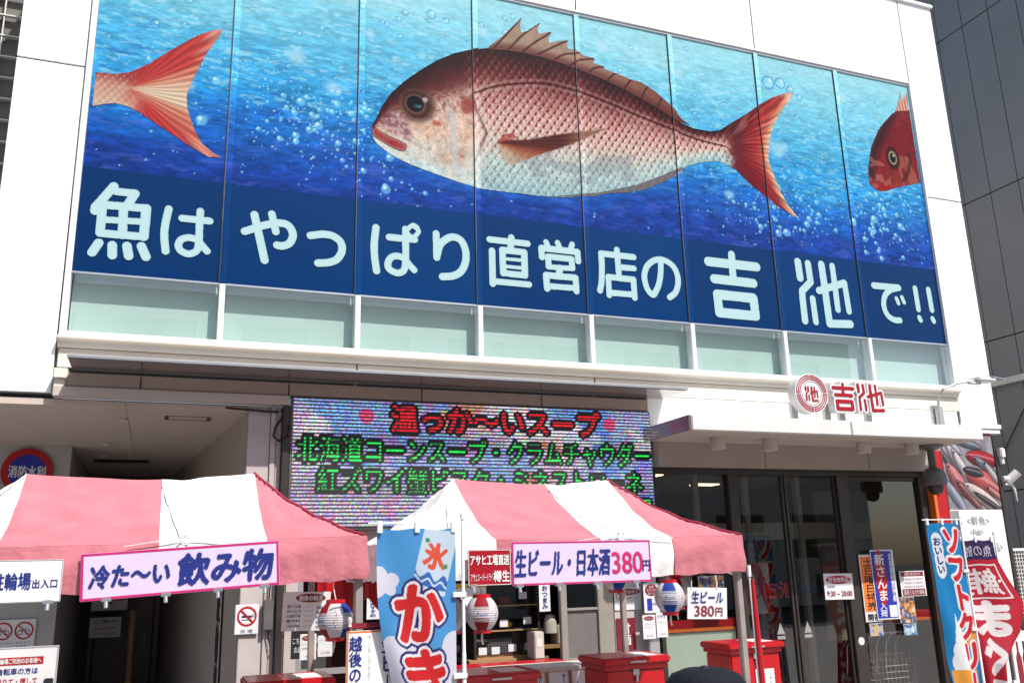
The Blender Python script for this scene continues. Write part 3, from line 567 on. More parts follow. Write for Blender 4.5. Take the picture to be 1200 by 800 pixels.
# ---- the printed fish mural on the window wall
MU = thing('fish_mural', 'blue undersea window mural with a red sea bream and white lettering', 'window mural')
rng = np.random.RandomState(4)
bub = []
for k in range(150): bub.append((rng.uniform(0.1, 11.9), rng.uniform(7.6, 9.45), rng.uniform(.012, .05), 0))
for cx, cz, n in ((2.4, 7.25, 60), (2.9, 7.5, 40), (8.9, 6.95, 45), (9.6, 7.0, 40), (3.3, 6.75, 25), (11.0, 6.9, 50), (.9, 7.4, 20), (4.0, 7.6, 30), (11.4, 7.3, 30)):
    for k in range(n): bub.append((cx + rng.normal() * .32, cz + rng.normal() * .26, abs(rng.normal()) * .022 + .008, 1))
for cx, cz, n in ((2.2, 7.4, 150), (3.0, 7.2, 120), (9.2, 7.2, 150), (8.6, 7.0, 90), (10.9, 7.2, 120), (3.8, 7.4, 80), (.7, 7.3, 60), (11.5, 7.0, 60)):
    for k in range(n): bub.append((cx + rng.normal() * .5, cz + rng.normal() * .42, rng.uniform(.006, .017), 1))
for k in range(90): bub.append((rng.uniform(0.1, 11.9), rng.uniform(6.4, 8.0), rng.uniform(.006, .02), 1))
bub += [(1.9, 9.15, .09, 0), (1.35, 9.12, .07, 0), (.55, 8.55, .06, 0), (.6, 8.2, .06, 0), (3.55, 9.0, .05, 0), (3.9, 9.05, .07, 0), (4.1, 9.0, .05, 0), (9.2, 9.05, .12, 0), (9.42, 9.08, .1, 0), (9.6, 9.0, .07, 0), (9.75, 8.9, .06, 0),
        (1.42, 8.02, .065, 2), (2.2, 8.1, .17, 2), (2.65, 7.75, .15, 2), (9.25, 7.95, .22, 2), (10.6, 9.05, .12, 2), (1.0, 7.5, .12, 2), (3.1, 8.6, .1, 2), (7.6, 8.9, .14, 2), (8.3, 7.1, .12, 2), (11.3, 7.6, .14, 2), (4.6, 8.95, .1, 2), (6.4, 9.1, .13, 2)]
def sea(x, z):
    t = (z - 6.33) / (9.5 - 6.33)
    tt = t + (fbm(x * .7, z * 2.2, 3) - .5) * .22 + (.06 - x / 12 * .02)
    c = ramp([(0, (20, 54, 136)), (.12, (22, 66, 158)), (.28, (24, 106, 192)), (.45, (44, 152, 214)), (.65, (88, 184, 222)), (.84, (128, 206, 227)), (1.0, (154, 217, 229))], tt)
    n = fbm(x * 4.2 + z * .8, z * 15, 11, 4); n2 = fbm(x * 11 + z * 3, z * 34, 23, 3); n4 = vnoise(x * 26 + z * 9, z * 62, 29)
    c = c * (1 + ((n - .5) * .45 + (n2 - .5) * .45 + (n4 - .5) * .16) * np.clip(1.15 - t * .9, .15, 1))[..., None]
    hl = sm(.54, .74, fbm(x * 8 + z * 2, z * 30, 31, 4)) * sm(.12, .4, t) * (1 - sm(.85, 1.0, t))
    c = mixc(c, (190, 234, 246), hl * .5)
    pu = sm(.58, .72, fbm(x * 4, z * 14, 47, 4)) * (1 - sm(.18, .36, t))
    c = mixc(c, (92, 104, 204), pu * .4)
    dk = sm(.6, .75, fbm(x * 5, z * 22, 53, 3)) * (1 - sm(.4, .7, t))
    c = mixc(c, (10, 52, 140), dk * .3)
    xa, xb, za, zb_ = x.min() - .2, x.max() + .2, z.min() - .2, z.max() + .2
    for bx, bz, r, kind in bub:
        if bx < xa or bx > xb or bz < za or bz > zb_: continue
        w = (np.abs(x - bx) < r * 1.3) & (np.abs(z - bz) < r * 1.3)
        if not w.any(): continue
        d = np.hypot(x[w] - bx, z[w] - bz) / r; q = c[w]
        if kind == 0:
            q = mixc(q, (30, 100, 190), (1 - sm(.0, .16, np.abs(d - .86))) * .6); q = mixc(q, (215, 242, 250), (1 - sm(.2, .45, np.hypot(x[w] - bx - r * .3, z[w] - bz - r * .35) / r)) * .75)
        elif kind == 1:
            q = mixc(q, (128, 212, 238), (1 - sm(.75, 1.0, d)) * .62); q = mixc(q, (225, 246, 252), (1 - sm(.2, .5, np.hypot(x[w] - bx + r * .25, z[w] - bz - r * .3) / r)) * .8)
        else: q = mixc(q, (190, 226, 240), (1 - sm(.2, 1.0, d)) * .6)
        c[w] = q
    nb = np.array((0, 55, 112)) + ((np.floor(x / 1.5) * 7.3) % 3 - 1)[..., None] * np.array((0, 3, 5))
    c = np.where((z < 6.33)[..., None], nb + (fbm(x * 1.3, z * 1.3, 5, 2) - .5)[..., None] * 6, c)
    return c
def film(x0, x1, y, z0, z1, name, parent, st=.0115, fn=sea, gain=1.0):
    X, Z = flat_grid(x0, x1, z0, z1, st)
    return grid_mesh(name, np.stack([X, np.full_like(X, y), Z], -1), np.ones((X.shape[0] - 1, X.shape[1] - 1), bool), np.clip(ink(fn(X, Z)) * gain, 0, .95), VC_FILM, parent)

# fish artwork
FP = np.array(D['up'] + D['inn'] + D['low'])
upc = np.array(D['up']); loc_ = np.array(D['low'][::-1])
upx = np.maximum.accumulate(upc[:, 0]); lox = np.maximum.accumulate(loc_[:, 0])
dors = np.array(D['dorsal'])
XH = 4.42          # x where the head ends (gill cover)
def scales(x, z, px=.108, pz=.080):
    zz = z / pz + .16 * np.sin(x * 2.1); r = np.floor(zz); ox = (r % 2) * .5
    uu = x / px + ox; cxi = np.floor(uu); u = uu - cxi; v = zz - r
    rnd = vnoise(cxi * 1.0 + .5, r * 1.0 + .5, 19)
    us = u - .28 * (v - .5)
    mark = np.exp(-((us - .42) / (.10 + .13 * (1 - v))) ** 2) * sm(.0, .3, v) * (1 - sm(.72, 1.0, v)) * (.55 + .75 * rnd)
    edge = np.exp(-((us - .86) / .13) ** 2) * sm(.05, .4, v) * (.5 + .7 * rnd)
    line = np.exp(-((np.abs(v - .5) * 2 - .96) / .09) ** 2) + np.exp(-((us - 1.0) / .06) ** 2) + np.exp(-(us / .06) ** 2)
    return np.clip(mark + .32 * line, 0, 1), edge
def bream(x, z):
    zt = np.interp(x, upx, upc[:, 1]); zb = np.interp(x, lox, loc_[:, 1]); zb = np.minimum(zb, zt - .02)
    v = np.clip((zt - z) / (zt - zb), 0, 1)
    n = fbm(x * 4, z * 4, 71); n2 = fbm(x * 16, z * 16, 73, 3)
    vv = np.clip(v + (n - .5) * .14, 0, 1)
    body = ramp([(0, (54, 24, 28)), (.07, (84, 36, 38)), (.18, (132, 72, 68)), (.3, (186, 140, 132)), (.46, (214, 188, 178)), (.62, (216, 206, 196)), (.8, (198, 216, 210)), (1, (164, 196, 200))], vv)
    wob = .04 * np.sin(x * 1.3) + .13 * (x - 6)**2 * .12
    mk, ed = scales(x + (n - .5) * .05, z + wob + (n2 - .5) * .012)
    st = np.interp(v, [0, .1, .35, .6, .75, 1], [.75, .9, 1.0, .95, .8, .62])
    mkc = ramp([(0, (70, 16, 22)), (.45, (128, 26, 32)), (.62, (142, 66, 54)), (.78, (112, 116, 118)), (1, (96, 126, 134))], v)
    body = body + (mkc - body) * (mk * st)[..., None]
    body = mixc(body, (232, 222, 210), ed * np.interp(v, [0, .2, .6, 1], [.16, .34, .46, .4]))
    fine = vnoise(x * 46, z * 46, 131) * .6 + vnoise(x * 90, z * 90, 137) * .4
    body = body * (1 + (fine - .5) * .3)[..., None]
    blotch = sm(.55, .7, fbm(x * 3, z * 6, 91, 3)) * (v > .6) * (v < .9) * (x > 5.0) * (x < 7.4)
    body = mixc(body, (120, 128, 138), blotch * .35)
    # head
    hd = ramp([(0, (58, 30, 34)), (.1, (86, 44, 46)), (.22, (118, 62, 60)), (.32, (170, 128, 118)), (.45, (206, 180, 166)), (.62, (208, 176, 156)), (.78, (200, 196, 184)), (1, (186, 212, 214))], np.clip(v + (n - .5) * .12 + (4.2 - x) * .02, 0, 1))
    brow = inpoly(D['snout'], x, z)
    ds_ = dline(D['snout'] + D['snout'][:1], x, z); hd = mixc(hd, (138, 98, 110), brow * sm(0, .1, ds_) * np.clip(.85 + .8 * (n2 - .5), 0, 1))
    spk = sm(.46, .62, vnoise(x * 34 + z * 8, z * 20 - x * 6, 97)) * sm(.45, .55, v) * (1 - sm(.8, .9, v))
    spk = spk * sm(.42, .6, fbm(x * 6, z * 6, 99, 2)); hd = mixc(hd, (182, 96, 66), spk * .8 * sm(3.75, 3.95, x) * sm(7.75, 7.5, z + (x - 4) * .1))
    hd = mixc(hd, (224, 208, 192), sm(.5, .64, vnoise(x * 30 + z * 10, z * 24, 101)) * sm(.3, .4, v) * .5); hd = mixc(hd, (112, 52, 50), sm(.55, .7, vnoise(x * 28, z * 34, 103)) * sm(.12, .3, v) * sm(.55, .4, v) * .45)
    dch = dline(D['cheek'] + D['cheek'][:1], x, z); hd = mixc(hd, (196, 124, 90), inpoly(D['cheek'], x, z) * .3 * sm(0, .15, dch))
    hd = hd * (1 + (n2 - .5) * .3 + (fine - .5) * .22)[..., None]
    dkf = sm(.34, .0, v) * sm(.45, .62, n2 + .1)
    hd = mixc(hd, (70, 26, 28), dkf * .6)
    c = body + (hd - body) * (1 - sm(XH - .12, XH + .1, x + (z - 8.0) * .12 + (n - .5) * .2))[..., None]
    # gill covers
    d = dline(smooth_line(D['gill']), x, z); c = mixc(c, (84, 62, 62), (1 - sm(.008, .03, d)) * .55 * sm(6.9, 7.5, z))
    c = mixc(c, (222, 214, 204), (1 - sm(.02, .08, np.abs(d - .07))) * .35)
    d = dline(smooth_line(D['gill2']), x, z); c = mixc(c, (188, 206, 214), (1 - sm(.01, .07, d)) * .6 * (.5 + n2))
    e = np.array(D['gillspot']); c = mixc(c, (142, 56, 48), (1 - sm(.05, .14, np.hypot(x - e[0], (z - e[1]) * .8))) * .7)
    d = dline(smooth_line(D['lateral']), x, z); c = mixc(c, (70, 30, 32), (1 - sm(.005, .02, d)) * .75 * (x > 4.4)); c = mixc(c, (220, 200, 188), (1 - sm(.01, .03, np.abs(d - .045))) * .3 * (x > 4.5))
    # tail fin
    tr = np.array(D['tailroot']); dx, dz = x - tr[0], z - tr[1]; rr = np.hypot(dx, dz); an = np.arctan2(dz, dx)
    inx = np.interp(z, np.array(D['inn'])[::-1, 1], np.array(D['inn'])[::-1, 0])
    edge = np.clip((inx - x) / .55, 0, 1)
    ray = .5 + .5 * np.sin(an * 62 + np.sin(rr * 7) * .8); ray2 = vnoise(an * 40, rr * 2, 5)
    tl = ramp([(0, (218, 194, 168)), (.1, (204, 160, 130)), (.26, (180, 88, 72)), (.5, (158, 48, 48)), (.8, (126, 40, 44)), (1, (108, 44, 46))], edge + (ray2 - .5) * .16)
    tl = tl * (.84 + .28 * ray)[..., None]; tl = mixc(tl, (226, 170, 150), sm(.72, .9, ray2) * .4); tl = tl * (1 + (vnoise(an * 90, rr * 6, 151) - .5) * .3)[..., None]
    lowlobe = sm(0, -.5, dz) * sm(.1, .35, edge)
    tl = mixc(tl, (120, 30, 42), lowlobe * .5)
    c = c + (tl - c) * sm(.0, .25, dx + (n2 - .5) * .2)[..., None]
    # lips, jaw
    li = inpoly(smooth_line(D['lip'] + D['lip'][:1]), x, z); dl_ = dline(smooth_line(D['lip'] + D['lip'][:1]), x, z); c = mixc(c, np.array((150, 32, 36)), li * (.3 + .5 * sm(0, .05, dl_)) * (.7 + .5 * n2)); c = mixc(c, (70, 22, 26), li * (1 - sm(.0, .03, dl_)) * .5)
    # eye
    ex, ez = D['eye']; q = np.hypot((x - ex), (z - ez)); sc = 1.25
    q2 = np.hypot(x - ex - .02, (z - ez + .01) / 1.02)
    c = mixc(c, (66, 42, 40), (1 - sm(.13 * sc, .24 * sc, q2)) * .9)
    c = mixc(c, (150, 112, 92), (1 - sm(.01, .04, np.abs(q2 - .165 * sc))) * .4 * (.4 + n2))
    c = mixc(c, (140, 104, 86), 1 - sm(.105 * sc, .125 * sc, q)); c = mixc(c, (86, 60, 52), (1 - sm(.0, .03, np.abs(q - .135))) * .6); c = mixc(c, (16, 24, 30), 1 - sm(.084 * sc, .096 * sc, q))
    c = mixc(c, (150, 176, 186), (1 - sm(.0, .05, np.abs(z - ez + .03))) * sm(-.06, .04, x - ex) * (1 - sm(.08, .1, q)) * .6)
    c = mixc(c, (228, 226, 222), (1 - sm(.02, .05, np.hypot(x - ex - .13, z - ez - .08))) * .7)
    # pectoral fin
    pf = inpoly(smooth_line(D['pect'] + D['pect'][:1]), x, z)
    p0 = np.array(D['pect'][0]); pa = np.arctan2(z - p0[1], x - p0[0]); pr = np.hypot(z - p0[1], x - p0[0])
    pc = ramp([(-.6, (190, 150, 120)), (-.35, (184, 106, 64)), (-.1, (150, 74, 48)), (.08, (96, 48, 40)), (.3, (84, 44, 42))], pa)
    pc = pc * (.78 + .34 * (.5 + .5 * np.sin(pa * 95)))[..., None]; pc = mixc(pc, (206, 178, 150), sm(.9, 1.4, pr) * .5)
    dpf = dline(smooth_line(D['pect'] + D['pect'][:1]), x, z); c = c + (pc - c) * (pf * sm(0, .04, dpf) * np.interp(pa, [-.5, -.15, .05], [.55, .8, .95]))[..., None]
    c = mixc(c, (160, 46, 38), inpoly(D['pbase'], x, z) * .6 * (.5 + n2))
    an_ = inpoly(D['anal'], x, z); c = mixc(c, (104, 92, 96), an_ * .75)
    # dark outline along the back
    c = mixc(c, (40, 26, 30), (1 - sm(.0, .05, np.abs(zt - z))) * (x < 8.5) * .5)
    # dorsal fin
    df = inpoly(dors, x, z) & (z > zt - .02)
    dist = z - zt
    dc = ramp([(3.5, (206, 184, 160)), (6.0, (196, 166, 146)), (7.2, (160, 104, 90)), (8.6, (130, 66, 56))], x + (n2 - .5)) * (.86 + .25 * n2)[..., None]
    dc = mixc(dc, (120, 62, 60), (1 - sm(.0, .14, dist)) * .7)
    for sp in D['spines']:
        d = dline(smooth_line(sp), x, z); dc = mixc(dc, (96, 50, 48), (1 - sm(.006, .022, d)) * .85)
    c = np.where(df[..., None], dc, c)
    bk = sm(.5, .0, v) * (x < 8.6)
    c = c * (1 - .16 * bk)[..., None]
    return 128 + (c - 128) * 1.1 - 9
def cut(fn, inside, x0, x1, z0, z1, name, parent, st=.0075, y=-.004):
    X, Z = flat_grid(x0, x1, z0, z1, st)
    m = inside(X, Z)
    return grid_mesh(name, np.stack([X, np.full_like(X, y), Z], -1), cells(m), ink(fn(X, Z)), VC_FILM, parent)

def tail2(x, z):
    r = np.array(D['tail2root']); dx, dz = x - r[0], z - r[1]; an = np.arctan2(dz, dx); rr = np.hypot(dx, dz)
    ray = .5 + .5 * np.sin(an * 55 + np.sin(rr * 6)); rn = vnoise(an * 34, rr * 2.2, 8); n = fbm(x * 9, z * 9, 15)
    c = ramp([(-1.3, (180, 52, 52)), (-.75, (186, 60, 58)), (-.42, (196, 120, 96)), (-.2, (214, 192, 164)), (.15, (214, 188, 160)), (.38, (204, 134, 108)), (.6, (186, 66, 60)), (1.0, (178, 50, 52))], an + (rn - .5) * .22)
    c = mixc(c, (222, 206, 176), sm(.85, 1.25, rr + (rn - .5) * .5) * .55)
    c = c * (.86 + .24 * ray)[..., None]
    mk, ed = scales(x, z, .075, .05)
    zb = ramp([(-.25, (206, 182, 158)), (.0, (196, 150, 128)), (.12, (150, 70, 66)), (.3, (120, 44, 50))], dz + (n - .5) * .1)
    zb = mixc(zb, (236, 214, 190), ed * .5); zb = mixc(zb, (160, 70, 62), mk * .3)
    return c + (zb - c) * (1 - sm(-.1, .22, dx + (n - .5) * .2))[..., None]
def head3(x, z):
    n = fbm(x * 6, z * 6, 61); n2 = fbm(x * 20, z * 20, 62, 3)
    c = ramp([(7.3, (196, 120, 84)), (7.6, (168, 62, 48)), (7.95, (150, 28, 26)), (8.6, (138, 20, 22)), (9.0, (150, 40, 36))], z + (n - .5) * .3)
    c = c * (.8 + .4 * n2)[..., None]
    dk = inpoly(D['dark3'], x, z); dd = dline(D['dark3'] + D['dark3'][:1], x, z)
    c = mixc(c, (44, 22, 24), np.where(dk, .5 + .45 * sm(0, .08, dd), .45 * (1 - sm(0, .1, dd))))
    st = sm(.52, .66, vnoise(x * 14 + z * 2, z * 2.2, 77)) * (x > 11.5) * (z < 8.2)
    c = mixc(c, (214, 150, 112), st * .5)
    d = dline(smooth_line(D['gill3']), x, z); c = mixc(c, (70, 26, 24), (1 - sm(.015, .05, d)) * .7)
    c = mixc(c, (200, 214, 200), sm(7.36, 7.2, z - (x - 11.2) * .16 + (n - .5) * .1))
    d = dline(smooth_line(D['mouth3']), x, z); c = mixc(c, (176, 26, 24), (1 - sm(.03, .07, d)) * .85)
    hl = sm(.58, .7, fbm(x * 8, z * 9, 64, 2)) * (z < 8.1) * (z > 7.4) * (x < 11.35); c = mixc(c, (224, 150, 140), hl * .5)
    for (ex, ez), s_ in ((D['eye3'], 1.0),):
        q = np.hypot((x - ex) / .8, (z - ez) / 1.15)
        c = mixc(c, (50, 24, 24), (1 - sm(.14, .2, q)) * .85); c = mixc(c, (190, 160, 110), 1 - sm(.095, .115, q)); c = mixc(c, (14, 14, 18), 1 - sm(.065, .08, q))
        c = mixc(c, (220, 220, 220), 1 - sm(.015, .03, np.hypot(x - ex - .02, z - ez - .04)))
    c = c * .84
    ff = inpoly(D['fin3'], x, z) & (z > 8.62)
    fc = ramp([(0, (200, 120, 100)), (.5, (218, 196, 170)), (1, (190, 110, 96))], (np.sin((x + (z - 8.6) * .1) * 48) + 1) / 2)
    return np.where(ff[..., None], fc, c)

def whole(x, z):
    c = sea(x, z)
    for fn, ins in ARTS:
        m = ins(x, z)
        if m.any(): c = np.where(m[..., None], fn(x, z), c)
    return c
FPs = FP
in_b = lambda x, z: inpoly(FPs, x, z) | inpoly(dors, x, z)
in_t = lambda x, z: inpoly(D['tail2'], x, z) & (x > .03)
in_h = lambda x, z: (inpoly(D['head3'], x, z) | inpoly(D['fin3'], x, z)) & (x < 11.97)
ARTS = [(bream, in_b), (tail2, in_t), (head3, in_h)]
for i in range(8):
    film(i * 1.5 + (.037 if i else .002), (i + 1) * 1.5 - (.045 if i < 7 else .002), 0, TRANSOM + .013, TOP + .001, 'film_panel', MU)
for i in range(1, 8):
    x = i * 1.5
    X, Z = flat_grid(x - .034, x + .036, TRANSOM + .013, TOP + .001, .0115)
    c = ink(whole(X, Z))
    s_ = film(x - .034, x + .036, -.02, TRANSOM + .013, TOP + .001, 'mullion_film', MU, fn=whole, gain=1.3)  # ink brightened: the gloss on the mullion face is put into the colour
    part('dark_strip', 'joint', lambda m: m.box(x - .043, x - .035, -.019, .03, TRANSOM + .013, TOP + .001), s_)  # thin dark strip along the left side of the mullion only
cut(bream, in_b, 3.0, 9.75, 6.5, 9.45, 'printed_fish', MU, .0075).__setitem__('label', 'whole red sea bream printed across the middle panes')
cut(tail2, in_t, .0, 1.7, 6.5, 8.8, 'printed_fish', MU).__setitem__('label', 'red fish tail printed at the left edge')
cut(head3, in_h, 10.6, 12.0, 6.9, 9.4, 'printed_fish', MU).__setitem__('label', 'dark red fish head printed at the right edge')
VC_LETTER = vcol_mat('letter_film', .4, .22)
def char_mask(strokes, X, Z, grow=1.0):
    m = np.zeros(X.shape, bool)
    for curved, r, pts in strokes:
        m |= dline(smooth_line(pts) if curved else pts, X, Z) < r * grow
    return m
for t, strokes in D['chars']:
    pts = np.array([p for s_ in strokes for p in s_[2]])
    X, Z = flat_grid(pts[:, 0].min() - .08, pts[:, 0].max() + .08, pts[:, 1].min() - .08, pts[:, 1].max() + .08, .0034)
    d = np.full(X.shape, 9.0)
    for curved, r, p in strokes: d = np.minimum(d, dline(smooth_line(p) if curved else p, X, Z) - r)
    c = mixc(np.full(X.shape + (3,), 0.) + np.array((176, 214, 219)), (190, 225, 229), sm(0, -.025, d))
    grid_mesh('letter', np.stack([X, np.full_like(X, -.008), Z], -1), cells(d < 0), ink(c), VC_LETTER, MU)

# ---- LED screen
LE = thing('led_screen', 'wide LED message screen with red and green Japanese text', 'screen', (0, 0, 0))
part('screen_case', 'camgrey', lambda m: m.bbox(2.275, 6.7, -.115, -.008, 2.46, 3.888, .006), LE)
X, Z = flat_grid(2.3, 6.685, 2.485, 3.868, .0098)
U, V = X[0], Z[:, 0]
n1 = fbm(X * .9, Z * 2.2, 201, 3); n2 = rng.uniform(0, 1, X.shape); n3 = fbm(X * 3, Z * 3, 207, 3)
c = np.zeros(X.shape + (3,)) + np.array((176, 160, 190.))
c = mixc(c, (96, 140, 220), sm(.5, .62, n1) * .75); c = mixc(c, (210, 120, 170), sm(.55, .7, n3) * .45); c = mixc(c, (70, 130, 225), sm(5.5, 6.1, X + (Z - 3.2) * .35) * (1 - sm(6.1, 6.25, X + (Z - 3.0) * .1) * .6) * .8)
c = mixc(c, (235, 225, 235), sm(.58, .7, fbm(X * 1.6, Z * 2, 214, 3)) * .8)
c = mixc(c, (205, 120, 80), sm(.55, .64, fbm(X * 2, Z * 3, 219, 3)) * (np.abs(X - 4.7) < .75) * (Z > 2.9) * .8)
chan = rng.randint(0, 3, X.shape); cn_ = np.zeros_like(c); np.put_along_axis(cn_, chan[..., None], 1.0, 2)
c = c * (.5 + .5 * n2[..., None] + .5 * cn_)
for body, cx, cz, w, h, colr in (('温っか〜いスープ', 4.68, 3.685, 2.6, .29, (196, 14, 26)), ('北海道コーンスープ・クラムチャウダー', 4.5, 3.325, 4.3, .28, (20, 225, 78)),
                              ('紅ズワイ蟹ビスク・ミネストローネ', 4.55, 2.99, 3.95, .28, (20, 225, 78)), ('円', 6.5, 2.66, .26, .25, (20, 225, 78))):
    mk = raster(body, U, V, cx, cz, w, h, .03 if colr[0] > 100 else .012)
    c = np.where(dilate(mk, 4)[..., None], np.array((4, 4, 6.)), c)
    c = np.where(mk[..., None], np.array(colr) * (.75 + .4 * n2[..., None]), c)
for cx, cz in ((3.1, 3.70), (6.12, 3.70)):
    q = np.hypot(X - cx, Z - cz); c = mixc(c, np.array((214, 34, 66)), (q < .085) * (.75 + .25 * np.sin(q * 140)))
scan = .5 + .5 * np.sin(Z / .0385 * 2 * math.pi)
c = c * (.16 + .94 * sm(.3, .8, scan))[..., None]
grid_mesh('display', np.stack([X, np.full_like(X, -.122), Z], -1), np.ones((X.shape[0] - 1, X.shape[1] - 1), bool), lin(np.clip(c, 0, 255)) * 1.0, VC_LED, LE)

# ---- red shop sign on the canopy
SG = thing('shop_sign', 'red raised shop sign with round emblem standing on the canopy edge', 'shop sign', (0, -1.0, 0))
part('emblem_disc', 'white', lambda m: m.add(*(lambda n, r, cx, cz: ([(cx + r * math.cos(2 * math.pi * j / n), yy, cz + r * math.sin(2 * math.pi * j / n)) for yy in (0.0, .14) for j in range(n)],
     [tuple(range(n)), tuple(range(2 * n - 1, n - 1, -1))] + [(j, j + n, (j + 1) % n + n, (j + 1) % n) for j in range(n)]))(64, .25, 8.52, 4.035)), SG)
def rings(mb):
    for k in range(4):
        a0 = k * math.pi / 2 + .06 + .06; a1 = (k + 1) * math.pi / 2 - .0
        for r0, r1 in ((.222, .236), (.196, .210), (.170, .184)): mb.ring(8.52, 4.035, r0, r1, -.004, a0, a1, 20)
        for a in (a0, a1):
            mb.ring(8.52, 4.035, .2365, .1695, -.0055, a - .02, a + .02, 2)
part('emblem_rings', 'signred', rings, SG)
part('emblem_inner', 'grey', lambda m: m.ring(8.52, 4.035, .145, .152, -.003), SG)
def norm_char(t):
    s_ = [q for q in D['chars'] if q[0] == t][0][1]
    pts = np.array([p for q in s_ for p in q[2]]); rm = np.mean([q[1] for q in s_])
    lo, hi = pts.min(0) - rm, pts.max(0) + rm
    return s_, lo, hi
def mask_solid(mb, X, Z, m, y0, y1):
    """front faces and side walls of a grid mask"""
    I, J = np.nonzero(m); idx = {}
    def vid(i, j, y):
        k = (i, j, y)
        if k not in idx: idx[k] = len(vs); vs.append((X[i, j], y, Z[i, j]))
        return idx[k]
    vs = []; fs = []
    for i, j in zip(I, J):
        fs.append((vid(i, j, y0), vid(i, j + 1, y0), vid(i + 1, j + 1, y0), vid(i + 1, j, y0)))
        if y1 is None: continue
        for di, dj, a, b in ((-1, 0, (i, j), (i, j + 1)), (1, 0, (i + 1, j + 1), (i + 1, j)), (0, -1, (i + 1, j), (i, j)), (0, 1, (i, j + 1), (i + 1, j + 1))):
            p, q = i + di, j + dj
            if not (0 <= p < m.shape[0] and 0 <= q < m.shape[1] and m[p, q]):
                fs.append((vid(*b, y0), vid(*a, y0), vid(*a, y1), vid(*b, y1)))
    mb.add(vs, fs)
def sign_char(t, x0, x1, z0, z1, y0, depth, rim, mat_face, name, st=.005):
    s_, lo, hi = norm_char(t)
    X, Z = flat_grid(x0 - .05, x1 + .05, z0 - .05, z1 + .05, st)
    d = np.full(X.shape, 9.0); sx, sz = (x1 - x0) / (hi[0] - lo[0]), (z1 - z0) / (hi[1] - lo[1])
    for curved, r, p in s_:
        P = [((a - lo[0]) * sx + x0, (b - lo[1]) * sz + z0) for a, b in p]
        d = np.minimum(d, dline(smooth_line(P) if curved else P, X, Z) - r * min(sx, sz) * 1.02)
    host = SG
    if rim:
        mb = MB(); mask_solid(mb, X, Z, cells(d < rim), y0 + .006, y0 + depth); host = mb.build('letter_body', M['white'], SG)
    mb = MB(); mask_solid(mb, X, Z, cells(d < 0), y0, y0 + .005 if rim else None); return mb.build(name, M[mat_face], host)
sign_char('吉', 8.83, 9.20, 3.83, 4.20, -.012, .12, .022, 'signred', 'letter_face')
sign_char('池', 9.23, 9.66, 3.83, 4.20, -.012, .12, .022, 'signred', 'letter_face')
sign_char('池', 8.42, 8.62, 3.93, 4.13, -.008, .1, 0, 'signred', 'emblem_letter', .003)
for a, z in ((8.31, 3.95), (8.82, 3.95), (9.05, 3.9), (9.48, 3.9)): part('sign_post', 'steel', lambda m: m.box(a, a + .09, .145, .2, 3.671, z), SG)

# ---- lamp, cameras on the right
FL = thing('flood_lamp', 'grey flood lamp on a bent arm at the right end of the canopy', 'lamp', (10.63, -.86, 3.86))
part('bracket', 'steel', lambda m: m.bbox(-.07, .07, -.06, .0, -.19, .12, .008).bbox(-.05, .05, -.12, -.062, -.19, .1, .008), FL)
part('arm', 'steel', lambda m: m.tube([(0, -.09, .06), (.02, -.09, .2), (.12, -.1, .34), (.34, -.12, .42), (.68, -.14, .48)], .016), FL, True)
part('lamp_head', 'camwhite', lambda m: m.bbox(.66, .98, -.23, -.05, .46, .52, .018).bbox(.56, .76, -.18, -.10, .42, .458, .012), FL)
part('visor', 'alu', lambda m: m.add([(.9, -.24, .522), (1.14, -.24, .50), (1.14, -.04, .50), (.9, -.04, .522), (.9, -.24, .53), (1.14, -.24, .508), (1.14, -.04, .508), (.9, -.04, .53)], [(3, 2, 1, 0), (4, 5, 6, 7), (0, 1, 5, 4), (1, 2, 6, 5), (2, 3, 7, 6), (3, 0, 4, 7)]), FL)
CC = thing('dome_camera', 'dark dome security camera hanging from the canopy', 'camera', (10.75, -.6, 3.49))
part('mount', 'camgrey', lambda m: m.lathe([(0, .0), (.17, 0), (.16, -.03), (.05, -.07), (.05, -.34)], n=20), CC, True)
part('housing', 'camgrey', lambda m: m.lathe([(.05, -.30), (.1, -.32), (.15, -.39), (.155, -.52), (.135, -.545), (0, -.545)], n=24), CC, True)
part('dome', 'darkmetal', lambda m: m.lathe([(.1, -.545), (.1, -.59), (.075, -.645), (.03, -.665), (0, -.667)], n=20), CC, True)
BC = thing('bullet_camera', 'pale bullet security camera on the edge of the photo board', 'camera', (12.55, -.2, 3.1))
BC.scale = (.72, .72, .72)
part('arm', 'camwhite', lambda m: m.tube([(-.1, .0, .0), (.06, -.02, .0)], .05), BC, True)
part('body', 'camwhite', lambda m: m.tube([(.03, .03, -.07), (.2, -.12, .12)], .085, 20), BC, True)
part('lens', 'darkmetal', lambda m: m.tube([(.198, -.121, .121), (.206, -.128, .13)], .055, 20), BC, True)
part('bracket', 'camwhite', lambda m: m.tube([(-.06, .0, -.12), (.1, 0, -.1), (.17, 0, -.22), (.2, 0, -.46)], [.025, .03, .03, .008]), BC, True)
part('junction_box', 'camwhite', lambda m: m.bbox(-.1, .03, -.06, .1, .42, .62, .02).tube([(-.03, .02, .42), (-.03, .02, .3)], .05), BC, True)

